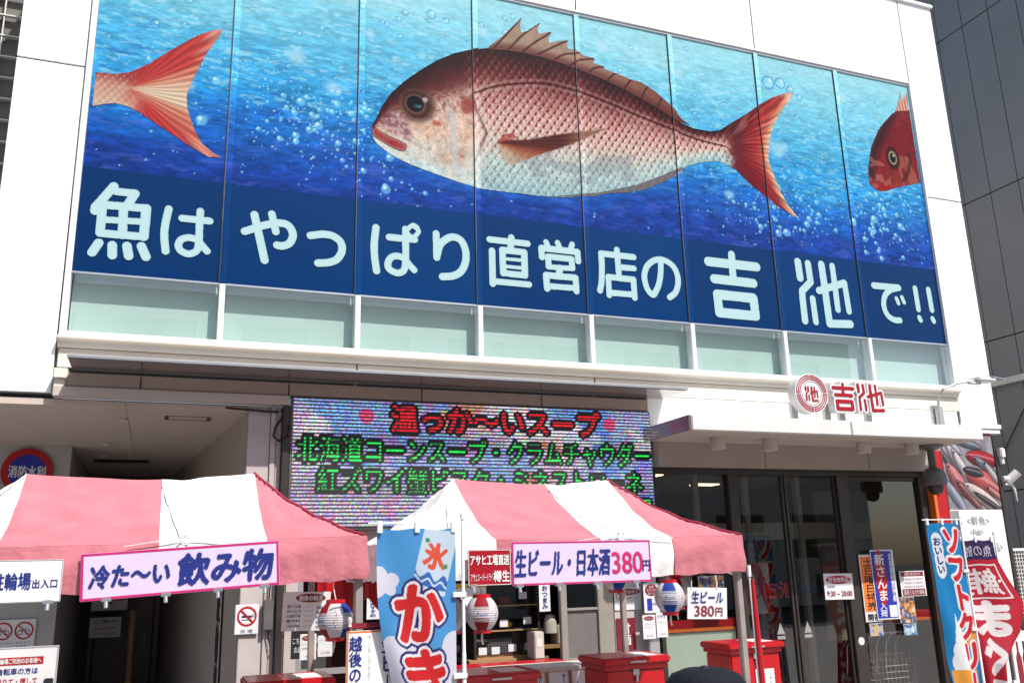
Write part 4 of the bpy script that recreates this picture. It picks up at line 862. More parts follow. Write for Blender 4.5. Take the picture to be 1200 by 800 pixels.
# ---- generic flat sign
def board(name, label, cat, x0, x1, z0, z1, y, sheet='white', border=None, bw=.02, rz=0.0, ry=0.0, group=None, t=.008, part_name='panel', rx=0.0):
    cx, cz, w, h = (x0 + x1) / 2, (z0 + z1) / 2, x1 - x0, z1 - z0
    T = thing(name, label, cat, (cx, y, cz), rz, group, rx, ry)
    part(part_name, sheet, lambda m: m.bbox(-w / 2, w / 2, 0, t, -h / 2, h / 2, min(.003, t / 3)), T)
    if border:
        part('border', border, lambda m: m.quad(-w / 2 + .002, w / 2 - .002, h / 2 - bw, h / 2 - .002, -.0015).quad(-w / 2 + .002, w / 2 - .002, -h / 2 + .002, -h / 2 + bw, -.0015)
             .quad(-w / 2 + .002, -w / 2 + bw, -h / 2 + bw, h / 2 - bw, -.0015).quad(w / 2 - bw, w / 2 - .002, -h / 2 + bw, h / 2 - bw, -.0015), T)
    return T, w, h
def clips(T, w, h, xs):
    for x in xs:
        c_ = part('clip', 'alu', lambda m: m.bbox(x - .028, x + .028, -.012, .02, -h / 2 - .012, -h / 2 + .012, .004).tube([(x, -.004, -h / 2 - .012), (x, -.012, -h / 2 - .045)], .012, 10), T, False)

# photo board with fish pictures and floor list
PB, w, h = board('photo_board', 'tall board with a fresh fish photo above a white floor list', 'sign board', 11.40, 12.40, .0, 3.72, -.17, 'white', t=.16)
part('board_edge', 'darkmetal', lambda m: m.bbox(.505, .53, -.02, .17, -h / 2, h / 2, .003).bbox(.55, .59, .0, .17, -h / 2, h / 2, .003), PB)
X, Z = flat_grid(-.498, .498, .80, 1.858, .007)
c = np.zeros(X.shape + (3,)) + np.array((178, 172, 182.)); c = c * (.75 + .5 * fbm(X * 9, Z * 9, 301)[..., None])
fr = np.random.RandomState(12)
for k, (fx, fz, ln, wd, ang, colr) in enumerate([(-.32, 1.72, .5, .10, -.6, (176, 178, 196)), (.0, 1.74, .6, .09, -.2, (120, 124, 140)), (.25, 1.52, .62, .17, -.15, (176, 24, 40)), (-.25, 1.5, .62, .1, -1.0, (206, 200, 206)), (-.38, 1.42, .7, .08, -1.0, (90, 84, 96)),
                              (-.14, 1.38, .66, .10, -1.05, (224, 216, 218)), (.3, 1.42, .5, .1, -.55, (130, 124, 136)), (-.28, 1.2, .6, .16, -1.0, (212, 120, 122)), (.22, 1.18, .72, .24, -.42, (206, 92, 88)), (.05, 1.33, .4, .09, -.2, (60, 58, 68)),
                              (.42, 1.3, .5, .08, -.9, (190, 184, 192)), (-.36, .98, .62, .12, -.95, (160, 160, 186)), (-.1, 1.0, .6, .1, -.8, (150, 84, 78)), (.18, .96, .8, .15, -.55, (222, 200, 200)), (.3, .88, .7, .06, -.5, (70, 60, 66)), (.42, 1.02, .4, .08, -.6, (196, 120, 118))]):
    ca, sa = math.cos(ang), math.sin(ang); u = (X - fx) * ca + (Z - fz) * sa; v = -(X - fx) * sa + (Z - fz) * ca
    wd = wd * 1.45; prof = wd / 2 * np.clip(1 - (2 * u / ln) ** 2, 0, 1) ** .6
    m_ = np.abs(v) < prof
    q = np.array(colr) * (.62 + .6 * sm(-1, .6, v / np.maximum(prof, 1e-3)))[..., None] * (.85 + .3 * fbm(u * 20 + k, v * 30, 310 + k)[..., None]); q = mixc(q, (238, 236, 236), (np.abs(v / np.maximum(prof, 1e-3) - .35) < .16) * .45)
    c = np.where(m_[..., None], q, c); c = mixc(c, (40, 34, 40), ((np.abs(np.abs(v) - prof) < .008) & (np.abs(u) < ln / 2)) * .7)
    c = mixc(c, (20, 20, 24), (np.hypot(u + ln * .4, v) < .018) * 1.0)
c = np.clip(c * .84, 0, 245)
grid_mesh('fish_photo', np.stack([X, np.full_like(X, -.004), Z], -1), np.ones((X.shape[0] - 1, X.shape[1] - 1), bool), ink(c), VC_PRINT, PB)
part('floor_column', 'grey', lambda m: m.quad(-.49, -.34, -1.5, .78, -.003), PB, label='grey strip with floor numbers')
lettering(PB, '1F', -.39, .60, .16, .16, -.006, M['navy'], .01)
lettering(PB, '<鮮魚>', .0, .64, .42, .13, -.005, M['grey'], .0)
lettering(PB, '<Fish>', -.06, .48, .24, .09, -.005, M['grey'], .0)
lettering(PB, 'B1', -.40, .22, .14, .16, -.006, M['navy'], .01)
lettering(PB, '<総合食料品>', .08, .27, .62, .13, -.005, M['grey'], .0)
lettering(PB, '<Fresh Food>', -.02, .11, .42, .09, -.005, M['grey'], .0)
BP, w, h = board('bottle_poster', 'white sake bottle poster low on the right behind the red flag', 'poster', 11.36, 12.3, .2, 1.0, -.34, 'white', t=.02)
for k, (x, colr) in enumerate(((-.22, 'green'), (-.06, 'white'), (.1, 'black'), (.24, 'darkred'), (.36, 'black'))):
    part('bottle_picture', colr if colr != 'white' else 'palegreen', lambda m: m.add([(x - .05, -.003, -.38), (x + .05, -.003, -.38), (x + .05, -.003, .06), (x + .018, -.003, .14), (x + .018, -.003, .27), (x - .018, -.003, .27), (x - .018, -.003, .14), (x - .05, -.003, .06)], [tuple(range(8))]).quad(x - .05, x + .05, -.2, -.02, -.0031) if False else m.add([(x - .05, -.003, -.38), (x + .05, -.003, -.38), (x + .05, -.003, .06), (x + .018, -.003, .14), (x + .018, -.003, .27), (x - .018, -.003, .27), (x - .018, -.003, .14), (x - .05, -.003, .06)], [tuple(range(8))]), BP)
lettering(BP, '酒', -.36, .24, .1, .12, -.004, M['navy'], .02)

# ---- tents
def tent(label, loc, width, ry):
    T = thing('market_tent', label, 'tent', loc, 0, 'pop up tents in front of the store', 0, ry)
    Wd, Dp, E, H, VH, inset = width, 2.0, 2.22, .52, .28, .64
    b1, b2, b3 = inset, inset + (Wd - 2 * inset) * .58, Wd - inset          # stripe boundaries
    nx, ny = 72, 44
    mb = MB(); rr = random.Random(int(width * 100))
    xs = sorted(set([Wd * i / nx for i in range(nx + 1)] + [b1, b2, b3])); ys = [Dp * i / ny for i in range(ny + 1)]
    def zf(x, y):
        dx = min(x, Wd - x) / inset; dy = min(y, Dp - y) / (Dp / 2); d = min(1.0, max(0.0, min(dx, dy)))
        z = E + H * (.45 * d + .55 * d ** 1.7)
        if dy > dx: pass
        s_ = (x - inset) / (Wd - 2 * inset)
        if 0 < s_ < 1: z -= .05 * math.sin(math.pi * s_) * d * d + .018 * math.exp(-((s_ - .68) / .06) ** 2) * d
        z -= .03 * math.sin(math.pi * min(1, max(0, x / Wd))) * (1 - d) * .5
        z += .006 * math.sin(x * 17 + y * 5) * d * (1 - d) * 4 + .008 * math.sin(x * 7 - y * 19 + 1.3) * d * (1 - d) * 4
        for ax_ in (b1, b3):
            rx_, ry_ = x - ax_, y - Dp / 2; rr_ = math.hypot(rx_, ry_)
            z += .011 * math.sin(math.atan2(ry_, rx_) * 22 + rr_ * 3) * math.exp(-((rr_ - .45) / .3) ** 2)
        return z
    vs = [(x, y, zf(x, y)) for y in ys for x in xs]; n = len(xs)
    def stripe(x): return 0 if x < b1 else 1 if x < b2 else 0 if x < b3 else 1
    for j in range(len(ys) - 1):
        for i in range(n - 1):
            mb.mi = stripe((xs[i] + xs[i + 1]) / 2); 
            mb.f.append((j * n + i, j * n + i + 1, (j + 1) * n + i + 1, (j + 1) * n + i)); mb.m.append(mb.mi)
    mb.v = vs
    mb.build('canopy', [M['tentwhite'], M['tentpink']], T, True)
    # valance: one strip round the four sides
    mb = MB()
    per = [(x, 0) for x in xs] + [(Wd, y) for y in ys[1:]] + [(x, Dp) for x in xs[::-1][1:]] + [(0, y) for y in ys[::-1][1:-1]]
    rows = 7; P_ = len(per)
    for k in range(rows):
        f_ = k / (rows - 1)
        for q, (x, y) in enumerate(per):
            nx_, ny_ = (0, -1) if y == 0 and 0 < x < Wd else (1, 0) if x == Wd else (0, 1) if y == Dp else (-1, 0)
            off = .014 + .022 * math.sin(f_ * math.pi * .8) + .012 * f_ * math.sin(q * .55) + .009 * f_ * math.sin(q * 1.7 + 2) + .012 * math.sin(q * .21 + f_ * 5) * math.sin(f_ * math.pi)
            mb.v.append((x + nx_ * off, y + ny_ * off, zf(x, y) - .002 - f_ * VH + .006 * math.sin(q * .8) * f_))
    for k in range(rows - 1):
        for q in range(P_):
            x, y = per[q]; x2, y2 = per[(q + 1) % P_]
            mi = stripe((x + x2) / 2) if y == y2 else (1 if x == Wd else 0)
            mb.f.append((k * P_ + q, (k + 1) * P_ + q, (k + 1) * P_ + (q + 1) % P_, k * P_ + (q + 1) % P_)); mb.m.append(mi)
    mb.build('valance', [M['tentwhite'], M['tentpink']], T, True)
    for (cx, cy, ax, ay) in ((Wd, 0, b3, Dp / 2), (Wd, Dp, b3, Dp / 2)):
        mb = MB(); mb.tube([(cx + (ax - cx) * t, cy + (ay - cy) * t, zf(cx + (ax - cx) * t, cy + (ay - cy) * t) + .006) for t in [i / 14 for i in range(15)]], .009, 6)
        mb.build('piping', M['piping'], T, True)
    for cx, cy in ((.05, .05), (Wd - .035, .045), (.05, Dp - .05), (Wd - .05, Dp - .05)):
        lg = part('leg', 'post', lambda m: m.bbox(cx - .026, cx + .026, cy - .026, cy + .026, 0.02, E - .03, .006), T)
        part('foot', 'steel', lambda m: m.bbox(cx - .06, cx + .06, cy - .06, cy + .06, 0, .018, .004), lg)
    mb = MB()
    for y in (.06, Dp - .06):
        for k in range(4):
            xa, xb = .05 + (Wd - .1) * k / 4, .05 + (Wd - .1) * (k + 1) / 4
            mb.tube([(xa, y, E - .06), (xb, y, E - .30)], .011, 6).tube([(xa, y, E - .30), (xb, y, E - .06)], .011, 6)
    for x in (.06, Wd - .06):
        for k in range(2):
            ya, yb = .05 + (Dp - .1) * k / 2, .05 + (Dp - .1) * (k + 1) / 2
            mb.tube([(x, ya, E - .06), (x, yb, E - .30)], .011, 6).tube([(x, ya, E - .30), (x, yb, E - .06)], .011, 6)
    mb.build('truss', M['alu'], T, True)
    for xs_ in (b1, b2, b3):
        mb = MB(); mb.tube([(xs_, Dp / 2 * t, zf(xs_, Dp / 2 * t) + .0015) for t in [i / 12 for i in range(13)]], .0035, 5); mb.build('seam', M['rope'], T, True)
    # tie ropes over the front slope
    mb = MB()
    xr = b2 + .1
    mb.tube([(xr + .05 + .03 * math.cos(a), -.045, E + .0 + .03 * math.sin(a)) for a in [j * .7 for j in range(9)]], .006, 6)
    mb.tube([(xr - .1, Dp * .46, zf(xr - .1, Dp * .46) + .012), (xr - .02, Dp * .22, zf(xr - .02, Dp * .22) + .014), (xr + .05, -.02, E + .02)], .006, 6)
    mb.tube([(xr + .05, -.03, E + .015), (xr - .3, -.045, E - .03)], .003, 5).tube([(xr + .05, -.03, E + .015), (xr + .5, -.045, E - .02)], .003, 5)
    mb.build('tie_rope', M['rope'], T, True); mb = MB()
    mb.tube([(b1, Dp * .48, zf(b1, Dp * .48) + .012), (b1 - .2, Dp * .26, zf(b1 - .2, Dp * .26) + .014), (b1 - .3, .02, E + .03)], .006, 6)
    mb.build('tie_rope', M['rope'], T, True)
    return T
T1 = tent('pink and white striped tent on the left with the cold drinks banner', (-.46, -3.79, -.01), 2.82, math.radians(-.8))
T2 = tent('pink and white striped tent on the right with the 380 yen beer banner', (2.62, -3.79, 0), 2.70, 0)

# ---- banners tied to the tents
FY = -3.862
S, w, h = board('parking_sign', 'white bicycle park entrance sign hanging on the left tent valance', 'sign', .12, .525, 1.89, 2.13, FY, 'white', 'grey', .006)
lettering(S, '駐輪場', -.06, -.0, .2, .095, -.003, M['navy'], .012); lettering(S, '出入口', .115, -.015, .13, .05, -.003, M['navy'], .012); clips(S, w, h, (-.14, .14))
S, w, h = board('drinks_banner', 'lilac banner with magenta border advertising cold drinks on the left tent', 'banner', .62, 1.765, 1.915, 2.19, FY, 'lilac', 'magenta', .016, ry=math.radians(-3.2))
lettering(S, '冷た〜い', -.30, -.005, .44, .13, -.004, M['navy'], .035, shear=.08); lettering(S, '飲み物', .25, .0, .56, .185, -.004, M['navy'], .045, shear=.08); clips(S, w, h, (-.43, -.1, .2, .48))
S, w, h = board('draft_beer_sign', 'small red sign with white letters left of the lilac 380 yen banner', 'sign', 3.03, 3.345, 1.90, 2.14, FY, 'signred', 'white', .006)
lettering(S, 'アサヒ工場直送', 0, .05, .285, .07, -.004, M['white'], .012); lettering(S, 'アサヒスーパードライ', -.06, -.065, .16, .05, -.004, M['white'], .005); lettering(S, '樽生', .085, -.06, .12, .075, -.004, M['white'], .02); clips(S, w, h, (-.12,))
S, w, h = board('beer_banner', 'lilac banner with magenta border reading beer and sake 380 yen', 'banner', 3.352, 4.46, 1.89, 2.19, FY, 'lilac', 'magenta', .014)
lettering(S, '生ビール・日本酒', -.16, .0, .74, .185, -.004, M['navy'], .03, shear=.08); lettering(S, '380', .355, -.01, .25, .15, -.004, M['pinktext'], .03); lettering(S, '円', .51, -.035, .06, .075, -.004, M['navy'], .02); clips(S, w, h, (-.5, -.2, .1, .42))
S, w, h = board('price_sign', 'white card reading draft beer 380 yen hanging by the right tent leg', 'sign', 4.765, 5.115, 1.60, 1.83, -3.83, 'paper', ry=math.radians(2.5), rx=.06)
lettering(S, '生ビール', 0, .045, .28, .085, -.004, M['navy'], .015, shear=.1); lettering(S, '380', -.03, -.055, .17, .075, -.004, M['darkred'], .03); lettering(S, '円', .1, -.06, .06, .06, -.004, M['darkred'], .02)
part('hook', 'rope', lambda m: m.tube([(.08, 0, h / 2 - .01), (.085, .0, h / 2 + .04), (.07, 0, h / 2 + .09)], .006).tube([(-.14, 0, h / 2 - .01), (-.14, 0, h / 2 + .05)], .004), S)

# ---- paper lanterns
def lantern(label, loc, rz, scheme):
    T = thing('paper_lantern', label, 'lantern', loc, rz, 'paper beer lanterns under the tents')
    nu, nv = 120, 60; A, Vv = np.meshgrid(np.linspace(0, 2 * math.pi, nu + 1), np.linspace(0, 1, nv + 1))
    R = .112 * np.clip(1 - ((Vv - .5) / .62) ** 2 * 1.12, .05, 1) ** .62; R *= 1 + .012 * np.cos(Vv * math.pi * 2 * 15)
    co = np.stack([R * np.cos(A), R * np.sin(A), (Vv - .5) * .225], -1)
    c = np.zeros(A.shape + (3,)) + np.array((232, 228, 232.))
    u = (A / (2 * math.pi) * 6) % 6; k = np.floor(u).astype(int); fu = u - k
    cols = [np.array((205, 30, 48)), np.array((36, 66, 170))]
    band = (np.abs(Vv - .5) > .24)
    strip = (np.abs(Vv - .5) > .11) & (np.abs(Vv - .5) <= .24) & (np.sin(Vv * 150) > -.25 + (np.abs(Vv - .5) < .17) * .6)
    for q in range(6):
        colr = cols[(q // 2 + scheme) % 2] * (.8 if (q // 2 + scheme) % 2 == 0 else 1); m_ = (k == q) & (q % 2 == 0)
        c = np.where((m_ & (band | strip))[..., None], colr, c)
    U = A[0]; V1 = Vv[:, 0]
    for q in range(6):
        a = (q + .5) / 6 * 2 * math.pi
        if q % 2: mk = raster('アサヒビール', U, V1, a, .5, .34, .62, .02, True, flip=False); c = np.where(mk[..., None], np.array((180, 30, 60)), c)
        else: mk = raster('Asahi', U, V1, a, .5, .72, .11, .02, shear=.6); c = np.where(mk[..., None], np.array((30, 50, 160)), c)
    grid_mesh('shade', co, np.ones((nv, nu), bool), ink(c), VC_CLOTH, T, True)
    part('rim', 'brightred', lambda m: m.lathe([(.0, .128), (.06, .128), (.062, .104), (.05, .1)], n=24), T, True)
    part('rim', 'brightred', lambda m: m.lathe([(.05, -.1), (.062, -.104), (.06, -.128), (0, -.128)], n=24), T, True)
    part('hanger', 'rope', lambda m: m.tube([(0, 0, .128), (.01, 0, .17), (.02, 0, .24)], .004), T)
    part('tassel', 'rope', lambda m: m.tube([(0, 0, -.128), (.005, 0, -.16), (.012, .01, -.2)], [.006, .008, .004]), T)
    return T
lantern('red white and blue paper lantern hanging left of the shaved ice flag', (2.14, -3.80, 1.715), math.radians(-190), 0)
lantern('red topped paper lantern right of the shaved ice flag pole', (3.145, -3.80, 1.715), math.radians(-139), 0)
lantern('paper lantern half hidden behind the shaved ice flag pole', (2.995, -3.60, 1.705), math.radians(-60), 1)
lantern('blue banded paper lantern left of the white 380 yen card', (4.645, -3.78, 1.77), math.radians(-150), 1)
lantern('paper lantern mostly hidden behind the white 380 yen card', (4.80, -3.62, 1.80), math.radians(-150), 0)
lantern('paper lantern partly hidden behind the beer banner edge', (4.45, -3.3, 1.93), math.radians(-130), 1)

# ---- cloth flags
def cloth_flag(name, label, width, height, top, bx, by, paint, pole_side, rz, wave, st=.006, narrow=0.0, lean=0.0, edges=None):
    T = thing(name, label, 'flag', (bx, by, 0), rz, 'tall cloth flags on poles')
    X, Z = flat_grid(0, width, 0, height, st)
    U, V = X[0], Z[:, 0]
    c = paint(X, Z, U, V)
    f_ = 1 - Z / height                     # 0 at the top hem
    px_ = X / width; near = px_ if pole_side == 'l' else 1 - px_
    yy = wave * (np.sin(px_ * 5.5 + f_ * 4.0) * .6 + np.sin(px_ * 9 - f_ * 9 + 1) * .3 + np.sin(px_ * 4 + f_ * 22) * .12 + np.sin(px_ * 15 + f_ * 6) * .1) * (.3 + f_) * (.25 + near)
    sag = .012 * np.sin(px_ * math.pi * 2) ** 2 * (1 - f_)
    xx = X + (width * (1 if pole_side == 'r' else 0) - X) * narrow * sm(.2, 1.0, f_) * (1) - lean * f_ * f_ * 0
    xx = xx + lean * f_ + wave * .5 * np.sin(f_ * 5.2 - .6) * (f_ ** .7) * near
    if edges:
        t_ = f_ * height; le = np.interp(t_, *edges[0]); re_ = np.interp(t_, *edges[1]); xx = le + (re_ - le) * px_; yy = yy + .1 * np.sin(px_ * 3.1 + t_ * 1.6) * sm(0, .8, t_) + .05 * np.sin(px_ * 11 + t_ * 2.2) * sm(.5, 1.6, t_)
    co = np.stack([xx, yy, top - height + Z - sag + .02 * np.sin(px_ * 7) * f_ * f_], -1)
    grid_mesh('cloth', co, np.ones((X.shape[0] - 1, X.shape[1] - 1), bool), ink(c), VC_CLOTH, T, True)
    xp = -.05 if pole_side == 'l' else width + .05
    pl_ = part('pole', 'whitepole', lambda m: m.tube([(xp, 0, .1), (xp, 0, 1.1)], .017, 12).tube([(xp, 0, 1.08), (xp, 0, 1.5)], .0135, 12).tube([(xp, 0, 1.48), (xp, 0, top + .06)], .011, 12).tube([(xp, 0, top + .055), (xp, 0, top + .09)], .017, 12), T, True)
    part('cross_arm', 'whitepole', lambda m: m.tube([(-.06, 0, top + .03), (width + .14, -.002, top + .035)], .006, 8), T, True)
    for q in (.03, .5, .97):
        part('loop', 'white', lambda m: m.bbox(q * width - .016, q * width + .016, -.012, .012, top - .03, top + .045, .003), T)
    for q in (.24, .52, .8):
        z = top - height * q; part('tab', 'white', lambda m: m.bbox(min(xp, xp + (.06 if pole_side == 'l' else -.06)) - .015, max(xp, xp + (.06 if pole_side == 'l' else -.06)) + .015, -.02, .02, z - .016, z + .016, .003), T)
    part('base', 'darkmetal', lambda m: m.lathe([(0, .12), (.04, .12), (.06, .1), (.2, .07), (.22, .03), (.22, 0), (0, 0)], (xp, 0, 0), 24), T, True)
    return T
def circ(X, Z, cx, cz, r): return np.hypot(X - cx, Z - cz) < r
def kaki(X, Z, U, V):
    H_ = 1.75; w = .52; t = H_ - Z
    c = np.zeros(X.shape + (3,)) + np.array((78, 158, 222.)); c = mixc(c, (120, 190, 236), sm(.5, 1.1, t) * .5)
    cl = np.zeros(X.shape, bool)
    for a, b, r in ((.05, .34, .055), (.1, .31, .045), (.02, .28, .05), (.09, .37, .035), (.0, .36, .06), (.23, .37, .025), (.26, .39, .024), (.25, .35, .022), (.5, .76, .035), (.47, .79, .028), (.52, .8, .035)): cl |= circ(X, t, a, b, r)
    cl |= (t > .70) & (X < .16); cl |= (t > .72) & (X > .42); cl |= circ(X, t, .06, .72, .07) | circ(X, t, .15, .76, .08) | circ(X, t, .5, .73, .09) | circ(X, t, .4, .82, .08) | (t > .86)
    c = mixc(c, (226, 226, 244), cl * 1.0)
    # tilted ice card
    a = .28; u = (X - .385) * math.cos(a) + (t - .19) * math.sin(a); v = -(X - .385) * math.sin(a) + (t - .19) * math.cos(a)
    a2 = -.25; u = (X - .38) * math.cos(a2) - (t - .2) * math.sin(a2); v = (X - .38) * math.sin(a2) + (t - .2) * math.cos(a2)
    card = (np.abs(u) < .115) & (np.abs(v) < .2); c = np.where(card[..., None], np.array((206, 226, 244.)), c)
    wv = card & (v > .1 + .022 * np.sin(u * 60)) & (v < .17) ; c = np.where(wv[..., None], np.array((54, 110, 190.)), c)
    wv = card & (np.abs(v - .135 - .015 * np.sin(u * 70)) < .008); c = np.where(wv[..., None], np.array((206, 226, 244.)), c)
    mk = raster('氷', U, V, .385, H_ - .17, .15, .16, .05, rot=-.25); c = np.where(mk[..., None], np.array((228, 88, 62.)), c)
    for a_, b_ in ((.33, .07), (.45, .24)): c = np.where(circ(X, t, a_, b_, .016)[..., None], np.array((70, 150, 90.)), c)
    for ch_, cz in (('か', .52), ('き', .91), ('氷', 1.30)):
        mk = raster(ch_, U, V, .27, H_ - cz, .29, .32, .05)
        d1 = dilate(mk, 4); d2 = dilate(d1, 4)
        c = np.where(d2[..., None], np.array((52, 44, 120.)), c); c = np.where(d1[..., None], np.array((240, 238, 242.)), c); c = np.where(mk[..., None], np.array((216, 34, 40.)), c)
    return c
cloth_flag('shaved_ice_flag', 'sky blue shaved ice flag with big red characters between the tents', .52, 1.75, 2.275, 2.32, -4.2, kaki, 'r', math.radians(2), .055, .0045, narrow=.5)
def soft(X, Z, U, V):
    H_ = 2.3; t = H_ - Z
    c = np.zeros(X.shape + (3,)) + np.array((16, 134, 200.))
    ov = np.zeros(X.shape, bool)
    for b in (.2, .3, .42, .52): ov |= (np.hypot((X - .13) / .075, (t - b) / .1) < 1)
    c = np.where(ov[..., None], np.array((236, 240, 246.)), c)
    mk = raster('おいしい', U, V, .13, H_ - .36, .1, .42, .03, True); c = np.where(mk[..., None], np.array((30, 46, 130.)), c)
    sw_ = np.zeros(X.shape, bool)
    for a, b, r in ((.4, 1.0, .1), (.42, 1.12, .09), (.44, .9, .07), (.2, 1.42, .12), (.22, 1.3, .095), (.2, 1.22, .06), (.2, 1.55, .15)): sw_ |= circ(X, t, a, b, r)
    sw_ |= (np.abs(X - .19) < .045 * np.clip((t - 1.0) / .25, 0, 1)) & (t > 1.0) & (t < 1.3)
    c = np.where(sw_[..., None], np.array((240, 240, 244.)), c)
    cone = (t > 1.0) & (np.abs(X - .44) < .07 + .1 * (t - 1.0)) & (t < 1.36) & ~circ(X, t, .42, 1.08, .09); c = np.where((cone & ~sw_)[..., None], np.array((236, 160, 60.)), c)
    cone = (t > 1.62) & (np.abs(X - .22) < .2); c = np.where(cone[..., None], np.array((236, 160, 60.)), c)
    mk = raster('ソフトクリーム', U, V, .36, H_ - 1.15, .27, 2.22, .05, True); d1 = dilate(mk, 3)
    sh = np.roll(d1, (2, -2), (0, 1)); c = np.where((sh | d1)[..., None], np.array((242, 240, 242.)), c); c = np.where(mk[..., None], np.array((214, 28, 44.)), c)
    return c
cloth_flag('soft_cream_flag', 'bright blue soft ice cream flag with red katakana at the right', .5, 2.3, 2.40, 9.27, -1.8, soft, 'r', math.radians(3), .045, lean=.1)
def maguro(X, Z, U, V):
    H_ = 2.12; t = H_ - Z
    c = np.zeros(X.shape + (3,)) + np.array((190, 26, 52.))
    c = np.where((t < .24)[..., None], np.array((52, 34, 84.)), c)
    mk = raster('魚の館', U, V, .33, H_ - .13, .46, .14, .02, flip=True); c = np.where(mk[..., None], np.array((206, 200, 220.)), c)
    fr_ = (np.abs(X - .31) < .24) & (np.abs(t - .5) < .21) & ~((np.abs(X - .31) < .222) & (np.abs(t - .5) < .192)); c = np.where(fr_[..., None], np.array((236, 226, 230.)), c)
    mk = raster('鮪', U, V, .31, H_ - .5, .36, .31, .018, flip=True); c = np.where(mk[..., None], np.array((238, 230, 232.)), c)
    mk = raster('まぐろ', U, V, .30, H_ - 1.38, .42, 1.32, .05, True, flip=True); c = np.where(mk[..., None], np.array((238, 230, 232.)), c)
    c = np.where((t > 2.04)[..., None], np.array((52, 34, 84.)), c)
    return c
cloth_flag('tuna_flag', 'crimson tuna flag seen from behind with mirrored white characters', .62, 2.12, 2.21, 10.25, -1.3, maguro, 'r', math.radians(4), .05, edges=(([0, .4, .72, 1.1, 1.45, 2.12], [0, -.02, -.04, .02, .1, .16]), ([0, .2, .5, .78, 1.12, 1.45, 2.12], [.62, .64, .76, .9, .78, .45, .4])))
RF = thing('red_flag_pole', 'thin white pole with a rolled red flag beside the right tent leg', 'flag', (5.36, -3.8, 0))
part('pole', 'whitepole', lambda m: m.tube([(0, 0, 0), (0, 0, 1.96)], .008).tube([(0, 0, 1.9), (0, 0, 1.985)], .016), RF, True)
part('cloth', 'red', lambda m: m.tube([(.02, -.012, .3), (.024, -.012, 1.0), (.02, -.008, 1.6), (.016, -.01, 1.88)], [.022, .026, .022, .014], 8), RF, True)

# ---- menu boards, posters
S, w, h = board('menu_stand', 'white vertical sake and beer menu stand left of the shaved ice flag', 'menu board', 2.155, 2.565, .75, 1.66, -4.12, 'white', 'orange', .012, t=.02)
lettering(S, '越後の銘酒', -.15, .2, .075, .45, -.004, M['navy'], .02, True); lettering(S, 'ワンカップでのご提供 常温・お燗', -.065, .14, .018, .58, -.004, M['grey'], .0, True); lettering(S, '生ビール', .05, .2, .075, .44, -.004, M['navy'], .02, True); lettering(S, '大きな樽から注ぐ込！', .13, .1, .02, .5, -.004, M['grey'], .0, True)
part('stand_frame', 'darkred', lambda m: m.bbox(-.2, .25, .02, .04, .465, .50, .004).bbox(-.2, -.17, .022, .05, -1.2, .46, .004).bbox(.17, .2, .022, .05, -1.2, .46, .004), S)
part('knob', 'plastic', lambda m: m.lathe([(0, -.02), (.014, -.018), (.01, 0), (.016, .02), (.012, .035), (0, .04)], (-.19, -.01, .5), 14), S, True)
S, w, h = board('sake_menu', 'white sheet with a red oval heading and sake list hanging under the left tent', 'menu board', 2.0, 2.38, 1.565, 1.87, -2.2, 'paper', ry=math.radians(1.5), rx=.08)
part('heading', 'darkred', lambda m: m.disc(.03, .105, .12, .035, -.003), S); lettering(S, '越後の銘酒', .03, .105, .19, .04, -.006, M['paper'], .015)
for k, t in enumerate(('越乃白雪', '吉乃川', '久保田千寿', '雪中梅', '八海山本醸造')):
    lettering(S, t, -.1, .04 - k * .038, .11, .024, -.003, M['navy'], .01); lettering(S, '四〇〇円', .02, .04 - k * .038, .06, .012, -.003, M['grey'], 0); lettering(S, '越後鶴', .12, .03 - k * .038, .08, .024, -.003, M['navy'], .01)
def small_poster(name, label, cat, x0, x1, z0, z1, y, sheet, lines, group=None, ry=0.0, patches=()):
    S, w, h = board(name, label, cat, x0, x1, z0, z1, y, sheet, t=.005, ry=ry, part_name='sheet', group=group)
    for kind, cx, cz, pw, ph, m_ in patches:
        if kind == 'oval': part('heading', m_, lambda m: m.disc(cx * w, cz * h, pw * w / 2, ph * h / 2, -.002), S)
        else: part('print', m_, lambda m: m.quad((cx - pw / 2) * w, (cx + pw / 2) * w, (cz - ph / 2) * h, (cz + ph / 2) * h, -.002), S)
    for body, cx, cz, lw, lh, m_, *rest in lines:
        lettering(S, body, cx * w, cz * h, lw * w, lh * h, -.0045, M[m_], .012 if lh * h > .06 else .0, bool(rest and rest[0]))
    return S
small_poster('return_notice', 'dark navy notice below the hanging sake list', 'notice', 2.29, 2.60, 1.22, 1.50, -.6, 'black', [('こちらのお盆は', -.05, .1, .8, .2, 'paper'), ('お返しください', 0, -.2, .8, .2, 'paper')])
small_poster('drink_flyer', 'white flyer with red oval pinned under the left paper lantern', 'flyer', 2.32, 2.47, 1.24, 1.47, -1.0, 'paper', [('アサヒビール', 0, .34, .6, .08, 'paper'), ('お一人様一杯', -.05, .12, .7, .06, 'grey'), ('会場限定', -.1, -.05, .6, .07, 'darkred'), ('五〇〇円', .1, -.34, .5, .09, 'darkred')], patches=[('oval', 0, .34, .8, .2, 'darkred')])
small_poster('drink_flyer', 'white flyer with dark lower print right of the red oval flyer', 'flyer', 2.485, 2.62, 1.26, 1.45, -1.0, 'paper', [('ドリンク', 0, .3, .7, .12, 'grey'), ('三〇〇円', 0, -.3, .6, .12, 'darkred')])
